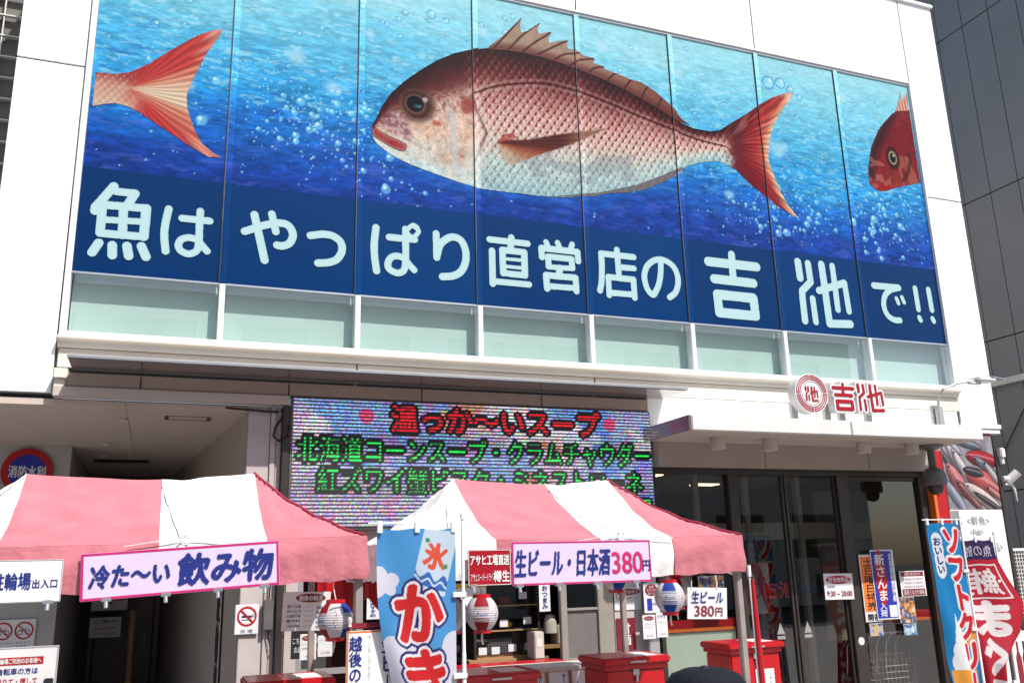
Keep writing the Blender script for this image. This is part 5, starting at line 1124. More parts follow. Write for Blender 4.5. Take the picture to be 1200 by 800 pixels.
small_poster('rules_poster', 'pink headed poster about outside food on the kiosk wall', 'poster', 6.12, 6.48, 1.50, 1.76, -.012, 'paper', [('持込飲食禁止', 0, .3, .8, .16, 'paper'), ('お客様へのお願いです', 0, .02, .7, .1, 'darkred'), ('ご協力下さい', 0, -.2, .6, .1, 'grey')], patches=[('oval', 0, .3, .95, .3, 'darkred')])
small_poster('amazake_poster', 'dark crimson poster with two white characters on the kiosk wall', 'poster', 6.13, 6.38, 1.05, 1.41, -.012, 'darkred', [('甘酒', 0, 0, .45, .7, 'paper', True)])
small_poster('original_beer_poster', 'white poster with a crimson disc and a beer can picture', 'poster', 6.45, 6.66, 1.46, 1.80, -.135, 'paper', [('当店', 0, .38, .3, .09, 'paper'), ('オリジナル', 0, .27, .6, .09, 'paper'), ('缶ビール', 0, .16, .45, .09, 'paper'), ('700円', .2, -.2, .4, .1, 'darkred')], patches=[('oval', 0, .27, .8, .4, 'darkred'), ('rect', -.15, -.22, .32, .4, 'bluposter'), ('rect', -.15, -.02, .28, .03, 'steel')])
small_poster('menu_flyer', 'white menu flyer with red oval below the beer can poster', 'flyer', 6.41, 6.58, 1.17, 1.44, -.145, 'paper', [('アサヒビール', 0, .36, .6, .08, 'paper'), ('ご注文はこちら', 0, .12, .7, .06, 'grey'), ('スマホで', -.1, -.02, .6, .06, 'darkred'), ('五〇〇円', 0, -.36, .5, .08, 'darkred')], patches=[('oval', 0, .36, .8, .18, 'darkred')])
small_poster('menu_flyer', 'white shaved ice menu flyer with purple heading at the kiosk post', 'flyer', 6.59, 6.74, 1.18, 1.46, -.15, 'paper', [('かき氷', 0, .36, .8, .14, 'bluposter'), ('ご注文はこちら', 0, .12, .7, .06, 'grey'), ('三〇〇円', 0, -.36, .5, .08, 'darkred')])
# signs on the entrance glass
S = small_poster('opening_hours_sign', 'white opening hours sign with red oval on the dark glass door', 'sign', 9.15, 9.62, 1.51, 1.84, -.085, 'paper', [('吉池食料品', 0, .26, .7, .2, 'paper'), ('営業時間', -.28, .0, .26, .1, 'navy'), ('9:30 ~ 20:00', .0, -.27, .86, .2, 'darkred')], patches=[('oval', 0, .26, .86, .32, 'red')], ry=math.radians(1))
small_poster('weekend_sale_poster', 'orange vertical weekend sale poster left of the blue saury poster', 'poster', 9.76, 10.04, 1.21, 2.07, -.09, 'paper', [('土日曜日特売', 0, .06, .62, .78, 'black', True), ('開催', 0, -.43, .7, .1, 'black')], patches=[('rect', 0, .06, .9, .82, 'orangeposter')])
small_poster('saury_poster', 'blue vertical new saury poster with a crimson oval on the glass', 'poster', 9.95, 10.34, 1.23, 2.13, -.1, 'paper', [('新さんま', -.14, .1, .42, .68, 'paper', True), ('北海道根室沖産', .33, .1, .14, .7, 'paper', True), ('入荷', -.2, -.36, .3, .2, 'paper', True)], patches=[('rect', -.03, 0, .88, .96, 'bluposter'), ], )
SP = bpy.data.objects['saury_poster']
part('oval', 'red', lambda m: m.disc(-.14 * .39, .1 * .9, .09, .36, -.0032), SP)
part('picture', 'paper', lambda m: m.quad(.02, .15, -.42, -.27, -.0034), SP)
small_poster('eel_notice', 'small brown and white ruled notice right of the saury poster', 'notice', 10.42, 10.86, 1.51, 1.84, -.085, 'paper', [('毎週土用の丑の日', 0, .38, .6, .1, 'paper'), ('国産うなぎの蒲焼', 0, -.34, .8, .18, 'paper')] + [('ご予約承ります受付中', 0, .18 - k * .15, .8, .08, 'darkred') for k in range(3)], patches=[('rect', 0, .38, .9, .17, 'darkred'), ('rect', 0, -.34, .9, .26, 'darkred')])
def leaflet(label, x0, x1, z0, z1, pal, body):
    w, h = x1 - x0, z1 - z0
    T = thing('leaflet', label, 'leaflet', ((x0 + x1) / 2, -.085, (z0 + z1) / 2), 0, 'colourful leaflets on the glass')
    part('sheet', 'paper', lambda m: m.bbox(-w / 2, w / 2, 0, .004, -h / 2, h / 2, .001), T)
    X, Z = flat_grid(-w / 2 + .004, w / 2 - .004, -h / 2 + .004, h / 2 - .004, .008)
    n = fbm(X * 14 + x0 * 9, Z * 14, int(x0 * 100), 3); c = ramp([(.25, pal[0]), (.42, pal[1]), (.55, pal[2]), (.75, pal[3])], n)
    U, V = X[0], Z[:, 0]; mk = raster(body, U, V, 0, h * .36, w * .86, h * .2, .03); c = np.where(mk[..., None], np.array((30, 26, 40.)), c)
    grid_mesh('print', np.stack([X, np.full_like(X, -.002), Z], -1), np.ones((X.shape[0] - 1, X.shape[1] - 1), bool), ink(c), VC_PRINT, T)
leaflet('upright orange and blue leaflet under the brown notice', 10.34, 10.62, 1.17, 1.50, ((230, 220, 200), (230, 150, 50), (40, 70, 150), (230, 200, 180)), '御徒町祭')
leaflet('small pale blue leaflet below the orange and blue one', 10.38, 10.60, 1.015, 1.16, ((230, 236, 240), (120, 180, 220), (40, 80, 150), (230, 230, 230)), '上野')
leaflet('small yellow and white leaflet under the weekend sale poster', 9.81, 10.03, 1.03, 1.19, ((230, 220, 190), (230, 180, 60), (200, 200, 220), (80, 110, 190)), '祭り')
leaflet('orange festival leaflet on the glass behind the 380 yen card', 7.25, 7.62, 1.42, 1.86, ((230, 200, 150), (230, 140, 50), (40, 90, 170), (240, 220, 200)), '新商品')
# red logo lettering on the door glass
GL = thing('glass_logo', 'red shop logo lettering on the left glass door', 'window lettering', (0, .012, 0))
part('ring', 'red', lambda m: m.ring(8.12, 1.66, .075, .11, 0), GL)
lettering(GL, '池', 8.12, 1.66, .1, .1, 0, M['red'], .02)
lettering(GL, '吉池', 8.50, 1.66, .5, .2, 0, M['red'], .04)
lettering(GL, '9:30~', 9.03, 1.66, .34, .12, 0, M['navy'], .01)

# left passage signs
FS = thing('hydrant_sign', 'round red and blue fire water sign on the grey passage wall', 'sign', (-.61, 3.06, 3.38))
part('rim', 'red', lambda m: m.add(*(lambda n, r: ([(r * math.cos(2 * math.pi * j / n), yy, r * math.sin(2 * math.pi * j / n)) for yy in (0.0, .02) for j in range(n)], [tuple(range(n))] + [(j, j + n, (j + 1) % n + n, (j + 1) % n) for j in range(n)]))(48, .30)), FS)
part('face', 'bluposter', lambda m: m.disc(0, 0, .215, .215, -.004), FS)
lettering(FS, '消防水利', 0, .0, .42, .15, -.008, M['paper'], .02)
S, w, h = board('no_cycling_sign', 'white sheet with two red prohibition circles on the passage wall', 'sign', -1.0, -.33, 1.22, 1.57, 3.07, 'paper')
for x in (-.02, .21):
    part('prohibition_ring', 'red', lambda m: m.ring(x, .04, .085, .105, -.003).add([(x - .07, -.0042, .10), (x - .06, -.0042, .11), (x + .07, -.0042, -.02), (x + .06, -.0042, -.03)], [(0, 1, 2, 3)]), S)
    part('bicycle_symbol', 'black', lambda m: m.ring(x - .04, .02, .022, .03, -.002, n=16).ring(x + .04, .02, .022, .03, -.002, n=16).add([(x - .04, -.002, .022), (x + .03, -.002, .06), (x + .03, -.002, .068), (x - .04, -.002, .03)], [(0, 1, 2, 3)]), S)
lettering(S, 'のご迷惑となりますので', .05, -.1, .5, .03, -.003, M['grey'], 0); lettering(S, '自転車・バイクの駐車禁止', .05, -.145, .5, .03, -.003, M['grey'], 0)
S, w, h = board('cyclist_notice', 'framed white notice for cyclists standing at the lower left', 'notice', -.62, .30, 1.0, 1.48, -1.0, 'paper', 'steel', .012, t=.02)
part('heading', 'red', lambda m: m.quad(-.02, .35, .1, .16, -.003), S)
lettering(S, '駐輪場ご利用のお客様へ', .165, .13, .34, .042, -.006, M['paper'], .012); lettering(S, '自転車の方は', .165, .05, .3, .05, -.004, M['navy'], .012); lettering(S, '降りて・押して', .165, -.03, .3, .05, -.004, M['red'], .012); lettering(S, 'ご通行下さい', .165, -.11, .3, .05, -.004, M['navy'], .012)
part('stand_post', 'steel', lambda m: m.tube([(-.3, .03, -1.24), (-.3, .03, .2)], .018).tube([(.3, .03, -1.24), (.3, .03, .2)], .018), S)
part('clamp', 'black', lambda m: m.bbox(.37, .44, -.03, .03, -.2, -.02, .006).bbox(.12, .37, -.03, -.004, -.16, -.12, .004), S)
S, w, h = board('no_smoking_sign', 'white no smoking sign on the pale pilaster between passage and kiosk', 'sign', 1.80, 2.03, 1.44, 1.73, -.06, 'paper')
part('prohibition_ring', 'red', lambda m: m.ring(0, .03, .078, .096, -.004).add([(-.066, -.0055, .085), (-.054, -.0055, .097), (.066, -.0055, -.025), (.054, -.0055, -.037)], [(0, 1, 2, 3)]), S)
part('cigarette', 'black', lambda m: m.quad(-.05, .05, .018, .036, -.003).quad(.056, .064, .018, .05, -.003).quad(-.05, .04, -.008, -.002, -.003), S)
lettering(S, '禁 煙', 0, -.115, .12, .035, -.003, M['black'], .012)
small_poster('passage_notice', 'dim notice with a curved red arrow inside the dark passage', 'notice', .1, .62, 1.55, 1.95, 6.0, 'paper', [('自転車出口', 0, .3, .7, .15, 'grey'), ('←', .1, -.1, .6, .3, 'red')])
small_poster('passage_notice', 'dim notice with black text lines inside the dark passage', 'notice', .1, .55, 1.15, 1.45, 6.0, 'paper', [('ご案内', 0, .3, .7, .18, 'black'), ('防犯カメラ作動中', 0, -.05, .7, .13, 'darkred'), ('管理事務所', 0, -.3, .7, .12, 'grey')])
VS = thing('bicycle_park_sign', 'tall black lettering sign for the bicycle park on the passage side wall', 'sign', (1.70, 1.0, 1.3), math.radians(-84.3 - 0))
part('sheet', 'palewall', lambda m: m.bbox(-.13, .13, 0, .01, -.75, .75, .002), VS)
lettering(VS, '駐輪場', .0, .0, .2, 1.3, -.004, M['black'], .03, True)

# ---- counter things
def bin_(label, x, y, rz, text, vertical=False, sheet='white'):
    T = thing('red_bin', label, 'bin', (x, y, 0), rz, 'red collection bins at the stalls')
    b_ = part('body', 'brightred', lambda m: m.bbox(-.29, .29, -.22, .22, .03, 1.13, .012), T)
    l_ = part('lid', 'brightred', lambda m: m.bbox(-.335, .335, -.27, .26, 1.175, 1.235, .014).bbox(-.31, .31, -.24, .24, 1.132, 1.174, .006), T)
    part('lid_handle', 'steel', lambda m: m.bbox(-.08, .08, -.283, -.271, 1.19, 1.205, .003), l_)
    part('latch', 'steel', lambda m: m.bbox(-.03, .03, -.234, -.222, 1.08, 1.15, .004).tube([(0, -.24, 1.08), (0, -.24, 1.03)], .012, 8), T)
    part('lid_sheet', 'paper', lambda m: m.box(.02, .24, -.2, .12, 1.2355, 1.238), l_)
    q = part('label_sheet', sheet, lambda m: m.bbox(-.2 if not vertical else -.02, .2, -.23, -.222, .35, .98, .002), T)
    if vertical: lettering(T, text, .04, .72, .1, .45, -.233, M['navy'], .03, True); lettering(T, 'リサイクルにご協力ください', .15, .7, .03, .5, -.233, M['darkred'], .0, True)
    else: lettering(T, text, .0, .90, .34, .085, -.233, M['white' if sheet == 'bluposter' else 'navy'], .02)
    part('caster', 'black', lambda m: [m.tube([(sx * .24, sy * .18 - .012, .02), (sx * .24, sy * .18 + .012, .02)], .02, 10) for sx in (-1, 1) for sy in (-1, 1)][0], T)
    return T
bin_('red lidded bin with a dark blue notice in the middle of the right stall', 5.0, -2.3, 0, '南口広場で', sheet='bluposter')
bin_('red lidded bin with a white label behind the shaved ice flag', 3.55, -2.8, 0, 'お返しください')
bin_('red lidded bin with a vertical white label by the glass door', 6.65, -1.75, 0, 'ささえつ', True)
bin_('red lidded bin at the left stall under the hanging sake list', 2.05, -2.25, 0, '空きカップ')
SC = thing('serving_counter', 'low cream serving counter with menu cards along its front', 'counter', (4.83, -1.25, 0))
part('top', 'plastic', lambda m: m.bbox(-.75, .42, -.25, .25, 1.04, 1.08, .008), SC)
part('front', 'palewall', lambda m: m.bbox(-.73, .4, -.22, .22, 0, 1.038, .004), SC)
for k, (t, t2) in enumerate((('アサヒ', '生'), ('アサヒ', '黒'), ('アサヒ', 'ハーフ'), ('ハイボール', 'レモン'), ('ジュース', 'オレンジ'))):
    x = 4.22 + k * .245
    T = thing('menu_card', ['white menu card for draft beer at the left end of the counter', 'white menu card for black beer on the serving counter', 'white menu card for half and half beer on the serving counter', 'white menu card for highball and lemon on the serving counter', 'white juice menu card with purple oval at the right end of the counter'][k], 'menu card', (x, -1.505, .88), 0, 'menu cards on the serving counter', -.08)
    part('sheet', 'paper', lambda m: m.bbox(-.105, .105, 0, .004, -.17, .17, .001), T)
    if k < 4: part('border', 'orange', lambda m: m.quad(-.1, .1, .155, .16, -.001).quad(-.1, -.095, -.165, .155, -.001).quad(.095, .1, -.165, .155, -.001), T); lettering(T, t, .055, .03, .04, .22, -.003, M['navy'], .015, True); lettering(T, t2, -.03, -.04, .065, .2, -.003, M['navy'], .03, True)
    else: part('heading', 'magenta', lambda m: m.disc(0, .12, .09, .035, -.001), T); lettering(T, t, 0, .12, .13, .035, -.004, M['paper'], .02); lettering(T, t2, .03, -.04, .05, .22, -.003, M['navy'], .02, True); lettering(T, 'グレープ', -.05, -.04, .05, .22, -.003, M['navy'], .02, True)
# kiosk contents
DC = thing('display_case', 'dark glass display case with price cards inside the kiosk', 'display case', (4.95, .7, 1.0))
part('frame', 'darkmetal', lambda m: m.box(-.42, -.39, -.2, .2, 0, .95).box(.39, .42, -.2, .2, 0, .95).box(-.39, .39, -.2, .2, .93, .95).box(-.39, .39, .18, .2, 0, .93), DC)
part('shelf', 'wood', lambda m: m.box(-.388, .388, -.2, .175, .0, .02).box(-.388, .388, -.2, .175, .30, .315).box(-.388, .388, -.2, .175, .58, .595), DC)
for k, (x, z) in enumerate(((-.3, .35), (-.05, .35), (.25, .37), (-.32, .05), (-.16, .05), (.05, .07), (.26, .08), (.2, .66))):
    part('price_card', 'paper', lambda m: m.box(x - .05, x + .05, -.215, -.205, z, z + .08), DC)
for k, (x, z) in enumerate(((-.25, .62), (.0, .61), (-.22, .335), (.02, .335))):
    part('food_pack', 'yellow' if k > 1 else 'red', lambda m: m.bbox(x - .08, x + .08, -.12, .02, z, z + .07, .02), DC, True)
part('front_glass', 'doorglass', lambda m: m.quad(-.39, .39, .02, .93, -.198), DC)
S = small_poster('kiosk_price_list', 'yellow topped price list hanging inside the kiosk', 'price list', 4.18, 4.62, 1.52, 1.86, .3, 'paper', [('フードメニュー', 0, .4, .7, .1, 'black')] + [('焼きそば・・・四〇〇円', 0, .22 - k * .13, .8, .05, 'grey') for k in range(5)], patches=[('rect', 0, .42, .96, .14, 'yellow')])
K = thing('kettle', 'pale electric kettle inside the kiosk by the sliding window', 'kettle', (5.52, .55, 1.25))
part('body', 'plastic', lambda m: m.lathe([(0, 0), (.085, 0), (.08, .12), (.06, .2), (.02, .215), (0, .216)], n=20), K, True)
part('handle', 'black', lambda m: m.tube([(-.06, 0, .19), (-.14, 0, .17), (-.15, 0, .06), (-.08, 0, .03)], .012), K, True)
K = thing('storage_box', 'beige storage box with a small label inside the kiosk', 'box', (5.75, .6, 1.12))
part('box', 'plastic', lambda m: m.bbox(-.16, .16, -.12, .12, 0, .22, .01), K)
part('label_sheet', 'paper', lambda m: m.box(-.06, .06, -.124, -.121, .08, .14), K)
K = thing('storage_shelf', 'plain wooden shelf carrying the kettle and the box in the kiosk', 'shelf', (5.6, .6, 0))
part('board', 'wood', lambda m: m.bbox(-.4, .5, -.18, .18, 1.08, 1.118, .004), K)
part('bracket', 'steel', lambda m: m.box(-.38, -.34, -.16, .16, 0, 1.078).box(.44, .48, -.16, .16, 0, 1.078), K)
K = thing('case_table', 'dark table under the display case in the kiosk', 'table', (4.95, .7, 0))
part('table_top', 'wood', lambda m: m.bbox(-.5, .5, -.25, .25, .95, .998, .005), K)
for sx in (-1, 1):
    for sy in (-1, 1): part('leg', 'darkmetal', lambda m: m.box(sx * .45 - .02, sx * .45 + .02, sy * .2 - .02, sy * .2 + .02, 0, .949), K)
for k, (x, y, z, w_, h_, mm, lb) in enumerate(((4.25, 1.2, 1.0, .3, .34, 'plastic', 'tall carton at the back of the kiosk'), (4.28, 1.2, 1.342, .24, .2, 'wood', 'brown carton on top of the tall carton in the kiosk'), (5.3, 1.25, 1.0, .26, .5, 'palewall', 'pale cabinet at the back of the kiosk'), (3.75, .9, 1.0, .3, .4, 'steel', 'steel drink cooler inside the kiosk'), (5.2, .25, 1.0, .12, .3, 'plastic', 'beige paper dispenser on the kiosk ledge'))):
    K = thing('supply_box', lb, 'box', (x, y, z))
    part('box', mm, lambda m: m.bbox(-w_ / 2, w_ / 2, -.12, .12, 0, h_, .01), K)
    part('label_sheet', 'paper', lambda m: m.box(-w_ * .3, w_ * .25, -.124, -.1215, h_ * .45, h_ * .75), K)
KT = thing('back_table', 'dark table along the back of the kiosk', 'table', (4.6, 1.2, 0))
part('table_top', 'wood', lambda m: m.bbox(-1.1, 1.0, -.25, .25, .96, .998, .005), KT)
part('leg', 'darkmetal', lambda m: m.box(-1.08, -1.03, -.2, .2, 0, .959), KT); part('leg', 'darkmetal', lambda m: m.box(.93, .98, -.2, .2, 0, .959), KT)
for k in range(6):
    tag(part('paper_cup', 'paper', lambda m: m.lathe([(0, 0), (.03, 0), (.042, .12), (.04, .12)], (3.3 + k * .1, .03, 1.0), 14), None, True), 'white paper cup number %s in the row on the red ledge' % ('one', 'two', 'three', 'four', 'five', 'six')[k], 'cup', 'paper cups on the kiosk ledge')
for k in range(9):
    T = thing('drink_bottle', 'dark drink bottle, number %s in the row at the back of the kiosk' % ('one', 'two', 'three', 'four', 'five', 'six', 'seven', 'eight', 'nine')[k], 'bottle', (4.42 + k * .085, 1.06, .998), 0, 'drink bottles at the back of the kiosk')
    part('glass', ('green', 'darkred', 'wood')[k % 3], lambda m: m.lathe([(0, 0), (.034, 0), (.035, .15), (.03, .19), (.013, .23), (.012, .29), (0, .29)], n=14), T, True)
    part('bottle_label', 'paper', lambda m: m.lathe([(.0358, .05), (.0358, .13)], n=14), T, True)
for k, (x, z, b_) in enumerate(((3.25, 1.72, '本日のおすすめ'), (3.62, 1.70, '日本酒各種'), (5.28, 1.72, 'おつまみ'), (3.95, 1.74, '冷やしあめ'))):
    small_poster('hanging_menu', ['menu strip of daily picks hanging at the left in the kiosk', 'menu strip of sake kinds hanging in the kiosk', 'menu strip of snacks hanging by the sliding window', 'menu strip of sweet drinks hanging in the kiosk'][k], 'menu strip', x - .07, x + .07, z - .2, z + .12, .12, 'paper', [(b_, 0, 0, .5, .85, 'navy', True)], group='menu strips hanging in the kiosk')
PW = thing('power_box', 'black power box with hanging cables on the pier by the no smoking sign', 'power box', (2.12, -.06, 1.62))
part('case', 'camgrey', lambda m: m.bbox(-.05, .05, -.05, .0, -.15, .15, .008), PW)
part('cable', 'cord', lambda m: m.tube([(0, -.03, .15), (.02, -.03, .4), (-.05, -.03, .5), (-.12, -.03, .42)], .008).tube([(0, -.03, -.15), (.03, -.03, -.3), (.1, -.04, -.32), (.16, -.04, -.2)], .008), PW, True)
tag(part('red_curtain', 'red', lambda m: m.add([(2.35 + .02 * i, -1.72 + .02 * math.sin(i * 1.1), 2.15 - (.0 if k == 0 else .42 + .06 * math.sin(i * .5))) for k in range(2) for i in range(31)], [(i, i + 1, i + 32, i + 31) for i in range(30)]), None, True), 'red curtain cloth hanging at the back of the right tent', 'curtain')
# inside the lobby: banner, trolleys, crates
X, Z = flat_grid(8.15, 8.75, .7, 2.0, .012)
c = np.where((((X - (2.0 - Z) * .3) * 8).astype(int) % 2 == 0)[..., None], np.array((190, 40, 44.)), np.array((214, 208, 200.)) + np.zeros(X.shape + (3,))); c = np.where((Z < 1.35)[..., None], np.array((50, 46, 44.)) + 60 * (fbm(X * 9, Z * 9, 401) > .55)[..., None], c)
tag(grid_mesh('striped_banner', np.stack([X, .55 + .03 * np.sin(X * 12), Z], -1), np.ones((X.shape[0] - 1, X.shape[1] - 1), bool), ink(c), VC_PRINT), 'red and white striped banner behind the left glass door', 'banner')
for k in range(3):
    tag(part('basket', 'crate', lambda m: m.bbox(8.0 + k * .03, 8.6 + k * .03, .5, .85, .75 + k * .13, .86 + k * .13, .03), None), ['blue shopping basket at the bottom of the lobby pile', 'blue shopping basket in the middle of the lobby pile', 'blue shopping basket on top of the lobby pile'][k], 'basket', 'blue baskets behind the glass door')
TR = thing('trolley_row', 'row of nested wire shopping trolleys behind the right glass pane', 'trolleys', (10.35, .45, 0))
for k in range(6):
    part('handle_frame', 'alu', lambda m: m.tube([(-.45 + k * .17, .1, .5), (-.42 + k * .17, .08, .85), (-.36 + k * .17, .03, 1.0), (-.24 + k * .17, -.05, 1.03)], .012), TR, True)
part('wire_basket', 'steel', lambda m: [m.tube([(-.5, -.1, .35 + q * .08), (.55, -.1, .35 + q * .08)], .005, 5) for q in range(6)][0] and [m.tube([(-.5 + q * .07, -.1, .35), (-.5 + q * .07, -.1, .75)], .004, 5) for q in range(16)][0], TR)
part('wheel_base', 'steel', lambda m: m.tube([(-.5, -.1, .12), (.55, -.1, .12)], .015).tube([(-.5, .2, .12), (.55, .2, .12)], .015), TR)
SB = thing('dark_bundle', 'dark wrapped bundle on a carton behind the left entrance pane', 'bundle', (7.3, .8, 2.0))
part('wrap', 'camgrey', lambda m: m.lathe([(0, .5), (.2, .46), (.36, .3), (.38, .15), (.3, .02), (0, 0)], n=16), SB, True)
part('carton', 'plastic', lambda m: m.bbox(-.3, .3, -.2, .2, -.3, -.002, .01), SB)
part('rack', 'darkmetal', lambda m: m.box(-.4, .4, -.22, .22, -.34, -.302).box(-.4, -.36, -.2, .2, -2.0, -.342).box(.36, .4, -.2, .2, -2.0, -.342), SB)

# ---- neighbouring buildings
NB = thing('charcoal_building', 'charcoal panelled side wall of the building on the right', 'building', (16, 0, 0))
def cw(mb):
    ys = [-.5 + .625 * k for k in range(26)]
    zs = [0, 3.2, 6.1, 9.0, 12.75, 16.5, 20]
    for a, b in zip(ys[:-1], ys[1:]):
        for c_, d in zip(zs[:-1], zs[1:]): mb.bbox(0, .2, a + .007, b - .007, c_ + .012, d - .012, .004)
part('wall_panel', 'charcoal', cw, NB)
part('wall_core', 'joint', lambda m: m.box(.05, 9, -.45, 15.3, 0, 19.9), NB)
part('ledge', 'gridmetal', lambda m: m.bbox(-.12, -.003, -.4, 6, 5.18, 5.3, .01), NB)
part('stay_rod', 'darkmetal', lambda m: m.tube([(-.05, 3.2, 3.2), (-.05, 1.6, 5.2)], .012, 6), NB)
GR = thing('mesh_fence', 'white wire mesh screen beside the charcoal wall at the right edge', 'fence', (13.6, 1.0, 0))
part('frame', 'whitepole', lambda m: m.box(-.1, -.06, -.02, .02, 0, 2.12).box(1.6, 1.64, -.02, .02, 0, 2.12).box(-.06, 1.6, -.02, .02, 2.08, 2.12).box(-.06, 1.6, -.02, .02, 1.0, 1.04), GR)
part('mesh', 'gridmetal', lambda m: [m.box(-.06 + q * .06, -.045 + q * .06, -.006, .0, 1.04, 2.08) for q in range(28)][0] and [m.box(-.06, 1.6, .001, .007, 1.06 + q * .06, 1.075 + q * .06) for q in range(17)][0], GR)
part('backing', 'camgrey', lambda m: m.box(-.06, 1.6, .05, .06, .1, 2.08), GR)
LB = thing('tiled_building', 'dark tiled building with a pale metal grid at the left edge', 'building', (0, 2.5, 0))
part('wall', 'olive', lambda m: m.box(-12, -1.0, .06, 8, 3.79, 16), LB)
def gridf(mb):
    for k in range(24): mb.box(-1.12 - k * .29, -1.106 - k * .29, -.02, .02, 3.79, 16)
    for k in range(40): mb.box(-8, -.98, -.03, .03, 3.9 + k * .31, 3.916 + k * .31)
part('grid', 'gridmetal', gridf, LB)
part('window_box', 'camgrey', lambda m: m.bbox(-2.4, -1.5, -.3, .04, 8.9, 10.2, .02), LB)
# the far side of the street, seen in the glass
OB = thing('opposite_building', 'grey concrete building across the street mirrored in the shop glass', 'building', (0, -26, 0))
part('wall', 'cream', lambda m: m.box(-20, 34, -6, 0, 0, 13), OB)
for k in range(12):
    for r_ in range(3):
        part('window', 'darkmetal', lambda m: m.box(-18 + k * 4.3, -15.4 + k * 4.3, .0, .05, 2.2 + r_ * 3.8, 4.2 + r_ * 3.8), OB)

# ---- the passer-by whose hat shows at the bottom edge
PE = thing('person', 'person in a black brimmed hat and navy shirt seen from behind', 'person', (2.595, -7.42, 0), math.radians(8)); PE.scale = (1, 1, .988)
def skin_body(name, joints, bones, m, parent, sub=2):
    me = bpy.data.meshes.new(name); me.from_pydata([j[0] for j in joints], bones, []); ob = bpy.data.objects.new(name, me); COL.objects.link(ob)
    md = ob.modifiers.new('skin', 'SKIN'); md.use_smooth_shade = True
    for v, j in zip(me.skin_vertices[0].data, joints): v.radius = (j[1], j[2] if len(j) > 2 else j[1])
    me.skin_vertices[0].data[0].use_root = True
    sb = ob.modifiers.new('sub', 'SUBSURF'); sb.levels = sub; sb.render_levels = sub
    bpy.context.view_layer.update()
    nm = bpy.data.meshes.new_from_object(ob.evaluated_get(bpy.context.evaluated_depsgraph_get()))
    bpy.data.objects.remove(ob)
    nm.name = name; nm.materials.clear(); nm.materials.append(m)
    nm.polygons.foreach_set('use_smooth', [True] * len(nm.polygons))
    o = bpy.data.objects.new(name, nm); COL.objects.link(o)
    if parent: o.parent = parent
    return o
J = [((0, 0, .92), .13, .1), ((0, 0, 1.1), .12, .09), ((0, -.01, 1.28), .15, .1), ((0, 0, 1.40), .07, .06), ((0, .01, 1.46), .055), ((0, .02, 1.53), .075, .085), ((0, .02, 1.62), .08, .095),
     ((.17, 0, 1.36), .05), ((.23, .02, 1.1), .04), ((.24, .12, .9), .03), ((.24, .17, .82), .03, .018),
     ((-.17, 0, 1.36), .05), ((-.23, .02, 1.1), .04), ((-.24, .1, .88), .03), ((-.24, .14, .8), .03, .018),
     ((.09, 0, .82), .085), ((.1, .01, .48), .06), ((.1, -.01, .1), .04), ((.1, .12, .04), .04, .03),
     ((-.09, 0, .82), .085), ((-.1, .01, .48), .06), ((-.1, -.01, .1), .04), ((-.1, .12, .04), .04, .03)]
bones = [(0, 1), (1, 2), (2, 3), (3, 4), (4, 5), (5, 6), (2, 7), (7, 8), (8, 9), (9, 10), (2, 11), (11, 12), (12, 13), (13, 14), (0, 15), (15, 16), (16, 17), (17, 18), (0, 19), (19, 20), (20, 21), (21, 22)]
for hand, sx in ((10, 1), (14, -1)):
    hx, hy, hz = J[hand][0]
    for k in range(4):                                  # fingers, slightly curled, unequal
        b0 = len(J); ln = (.028, .033, .031, .024)[k]; oy = (k - 1.5) * .017
        J += [((hx, hy + oy, hz - .045), .0095), ((hx - sx * .004, hy + oy + .004, hz - .045 - ln), .0085), ((hx - sx * .016, hy + oy + .008, hz - .045 - ln * 1.8), .007)]
        bones += [(hand, b0), (b0, b0 + 1), (b0 + 1, b0 + 2)]
    b0 = len(J); J += [((hx - sx * .012, hy + .042, hz - .012), .011), ((hx - sx * .02, hy + .058, hz - .045), .008)]
    bones += [(hand, b0), (b0, b0 + 1)]
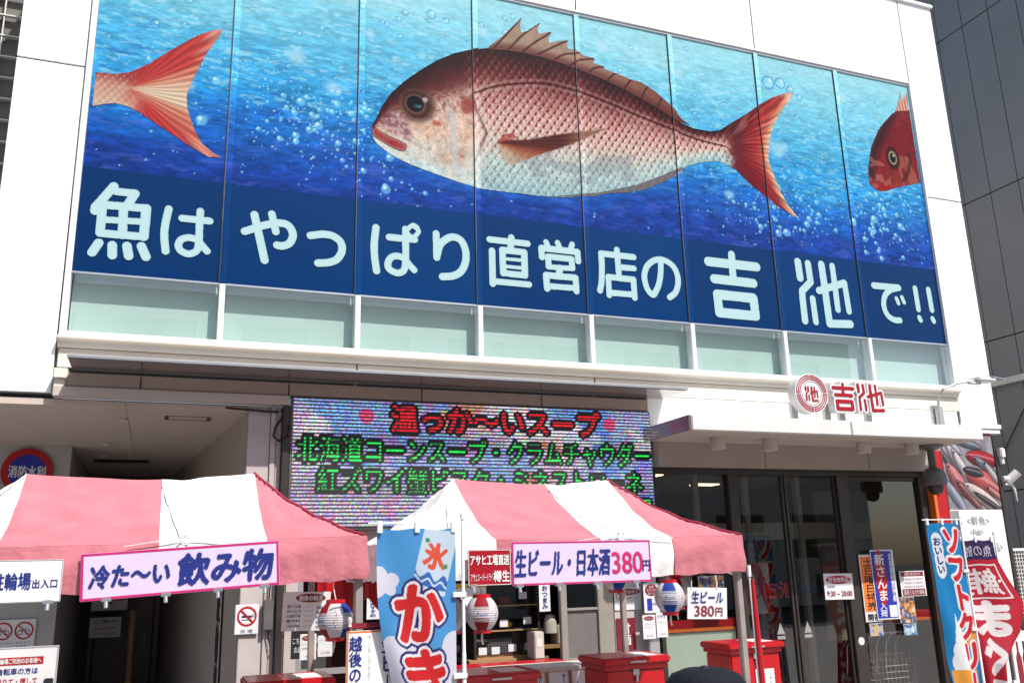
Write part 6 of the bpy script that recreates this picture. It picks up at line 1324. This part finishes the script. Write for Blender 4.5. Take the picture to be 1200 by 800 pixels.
skin_body('body', J, bones, M['skin'], PE)
J2 = [((0, 0, .76), .168, .14), ((0, 0, .92), .165, .135), ((0, 0, 1.1), .14, .11), ((0, -.01, 1.28), .17, .12), ((0, 0, 1.385), .09, .08), ((.18, 0, 1.36), .068), ((.235, .02, 1.12), .058), ((-.18, 0, 1.36), .068), ((-.235, .02, 1.12), .058)]
skin_body('shirt', J2, [(0, 1), (1, 2), (2, 3), (3, 4), (3, 5), (5, 6), (3, 7), (7, 8)], M['cloth'], PE)
J3 = [((0, 0, .96), .145, .115), ((.09, 0, .82), .1), ((.1, .01, .48), .078), ((.1, -.01, .12), .062), ((-.09, 0, .82), .1), ((-.1, .01, .48), .078), ((-.1, -.01, .12), .062)]
skin_body('trousers', J3, [(0, 1), (1, 2), (2, 3), (0, 4), (4, 5), (5, 6)], M['trouser'], PE)
for sx in (-1, 1):
    part('shoe', 'hatband', lambda m: m.bbox(sx * .1 - .06, sx * .1 + .06, -.11, .2, .0, .1, .035), PE, True)
part('hair', 'hair', lambda m: m.lathe([(0, 1.70), (.07, 1.69), (.098, 1.64), (.102, 1.56), (.09, 1.50), (.07, 1.47)], (0, .0, 0), 20), PE, True)
ht = part('hat', 'hat', lambda m: m.lathe([(0, 1.722), (.06, 1.72), (.1, 1.705), (.118, 1.68), (.122, 1.655), (.128, 1.648), (.16, 1.632), (.185, 1.612), (.183, 1.606), (.155, 1.624), (.12, 1.64)], (0, .0, 0), 40), PE, True)
part('hat_seam', 'cloth', lambda m: m.tube([(.187 * math.cos(j * math.pi / 30), .187 * math.sin(j * math.pi / 30), 1.610) for j in range(61)], .0035, 6).tube([(.16 * math.cos(j * math.pi / 30), .16 * math.sin(j * math.pi / 30), 1.634) for j in range(61)], .002, 5), ht, True)
part('hat_button', 'cloth', lambda m: m.lathe([(0, 1.73), (.01, 1.728), (.012, 1.72)], n=12), ht, True)
part('hat_band', 'hatband', lambda m: m.lathe([(.1245, 1.652), (.1235, 1.675)], (0, 0, 0), 40), ht, True)
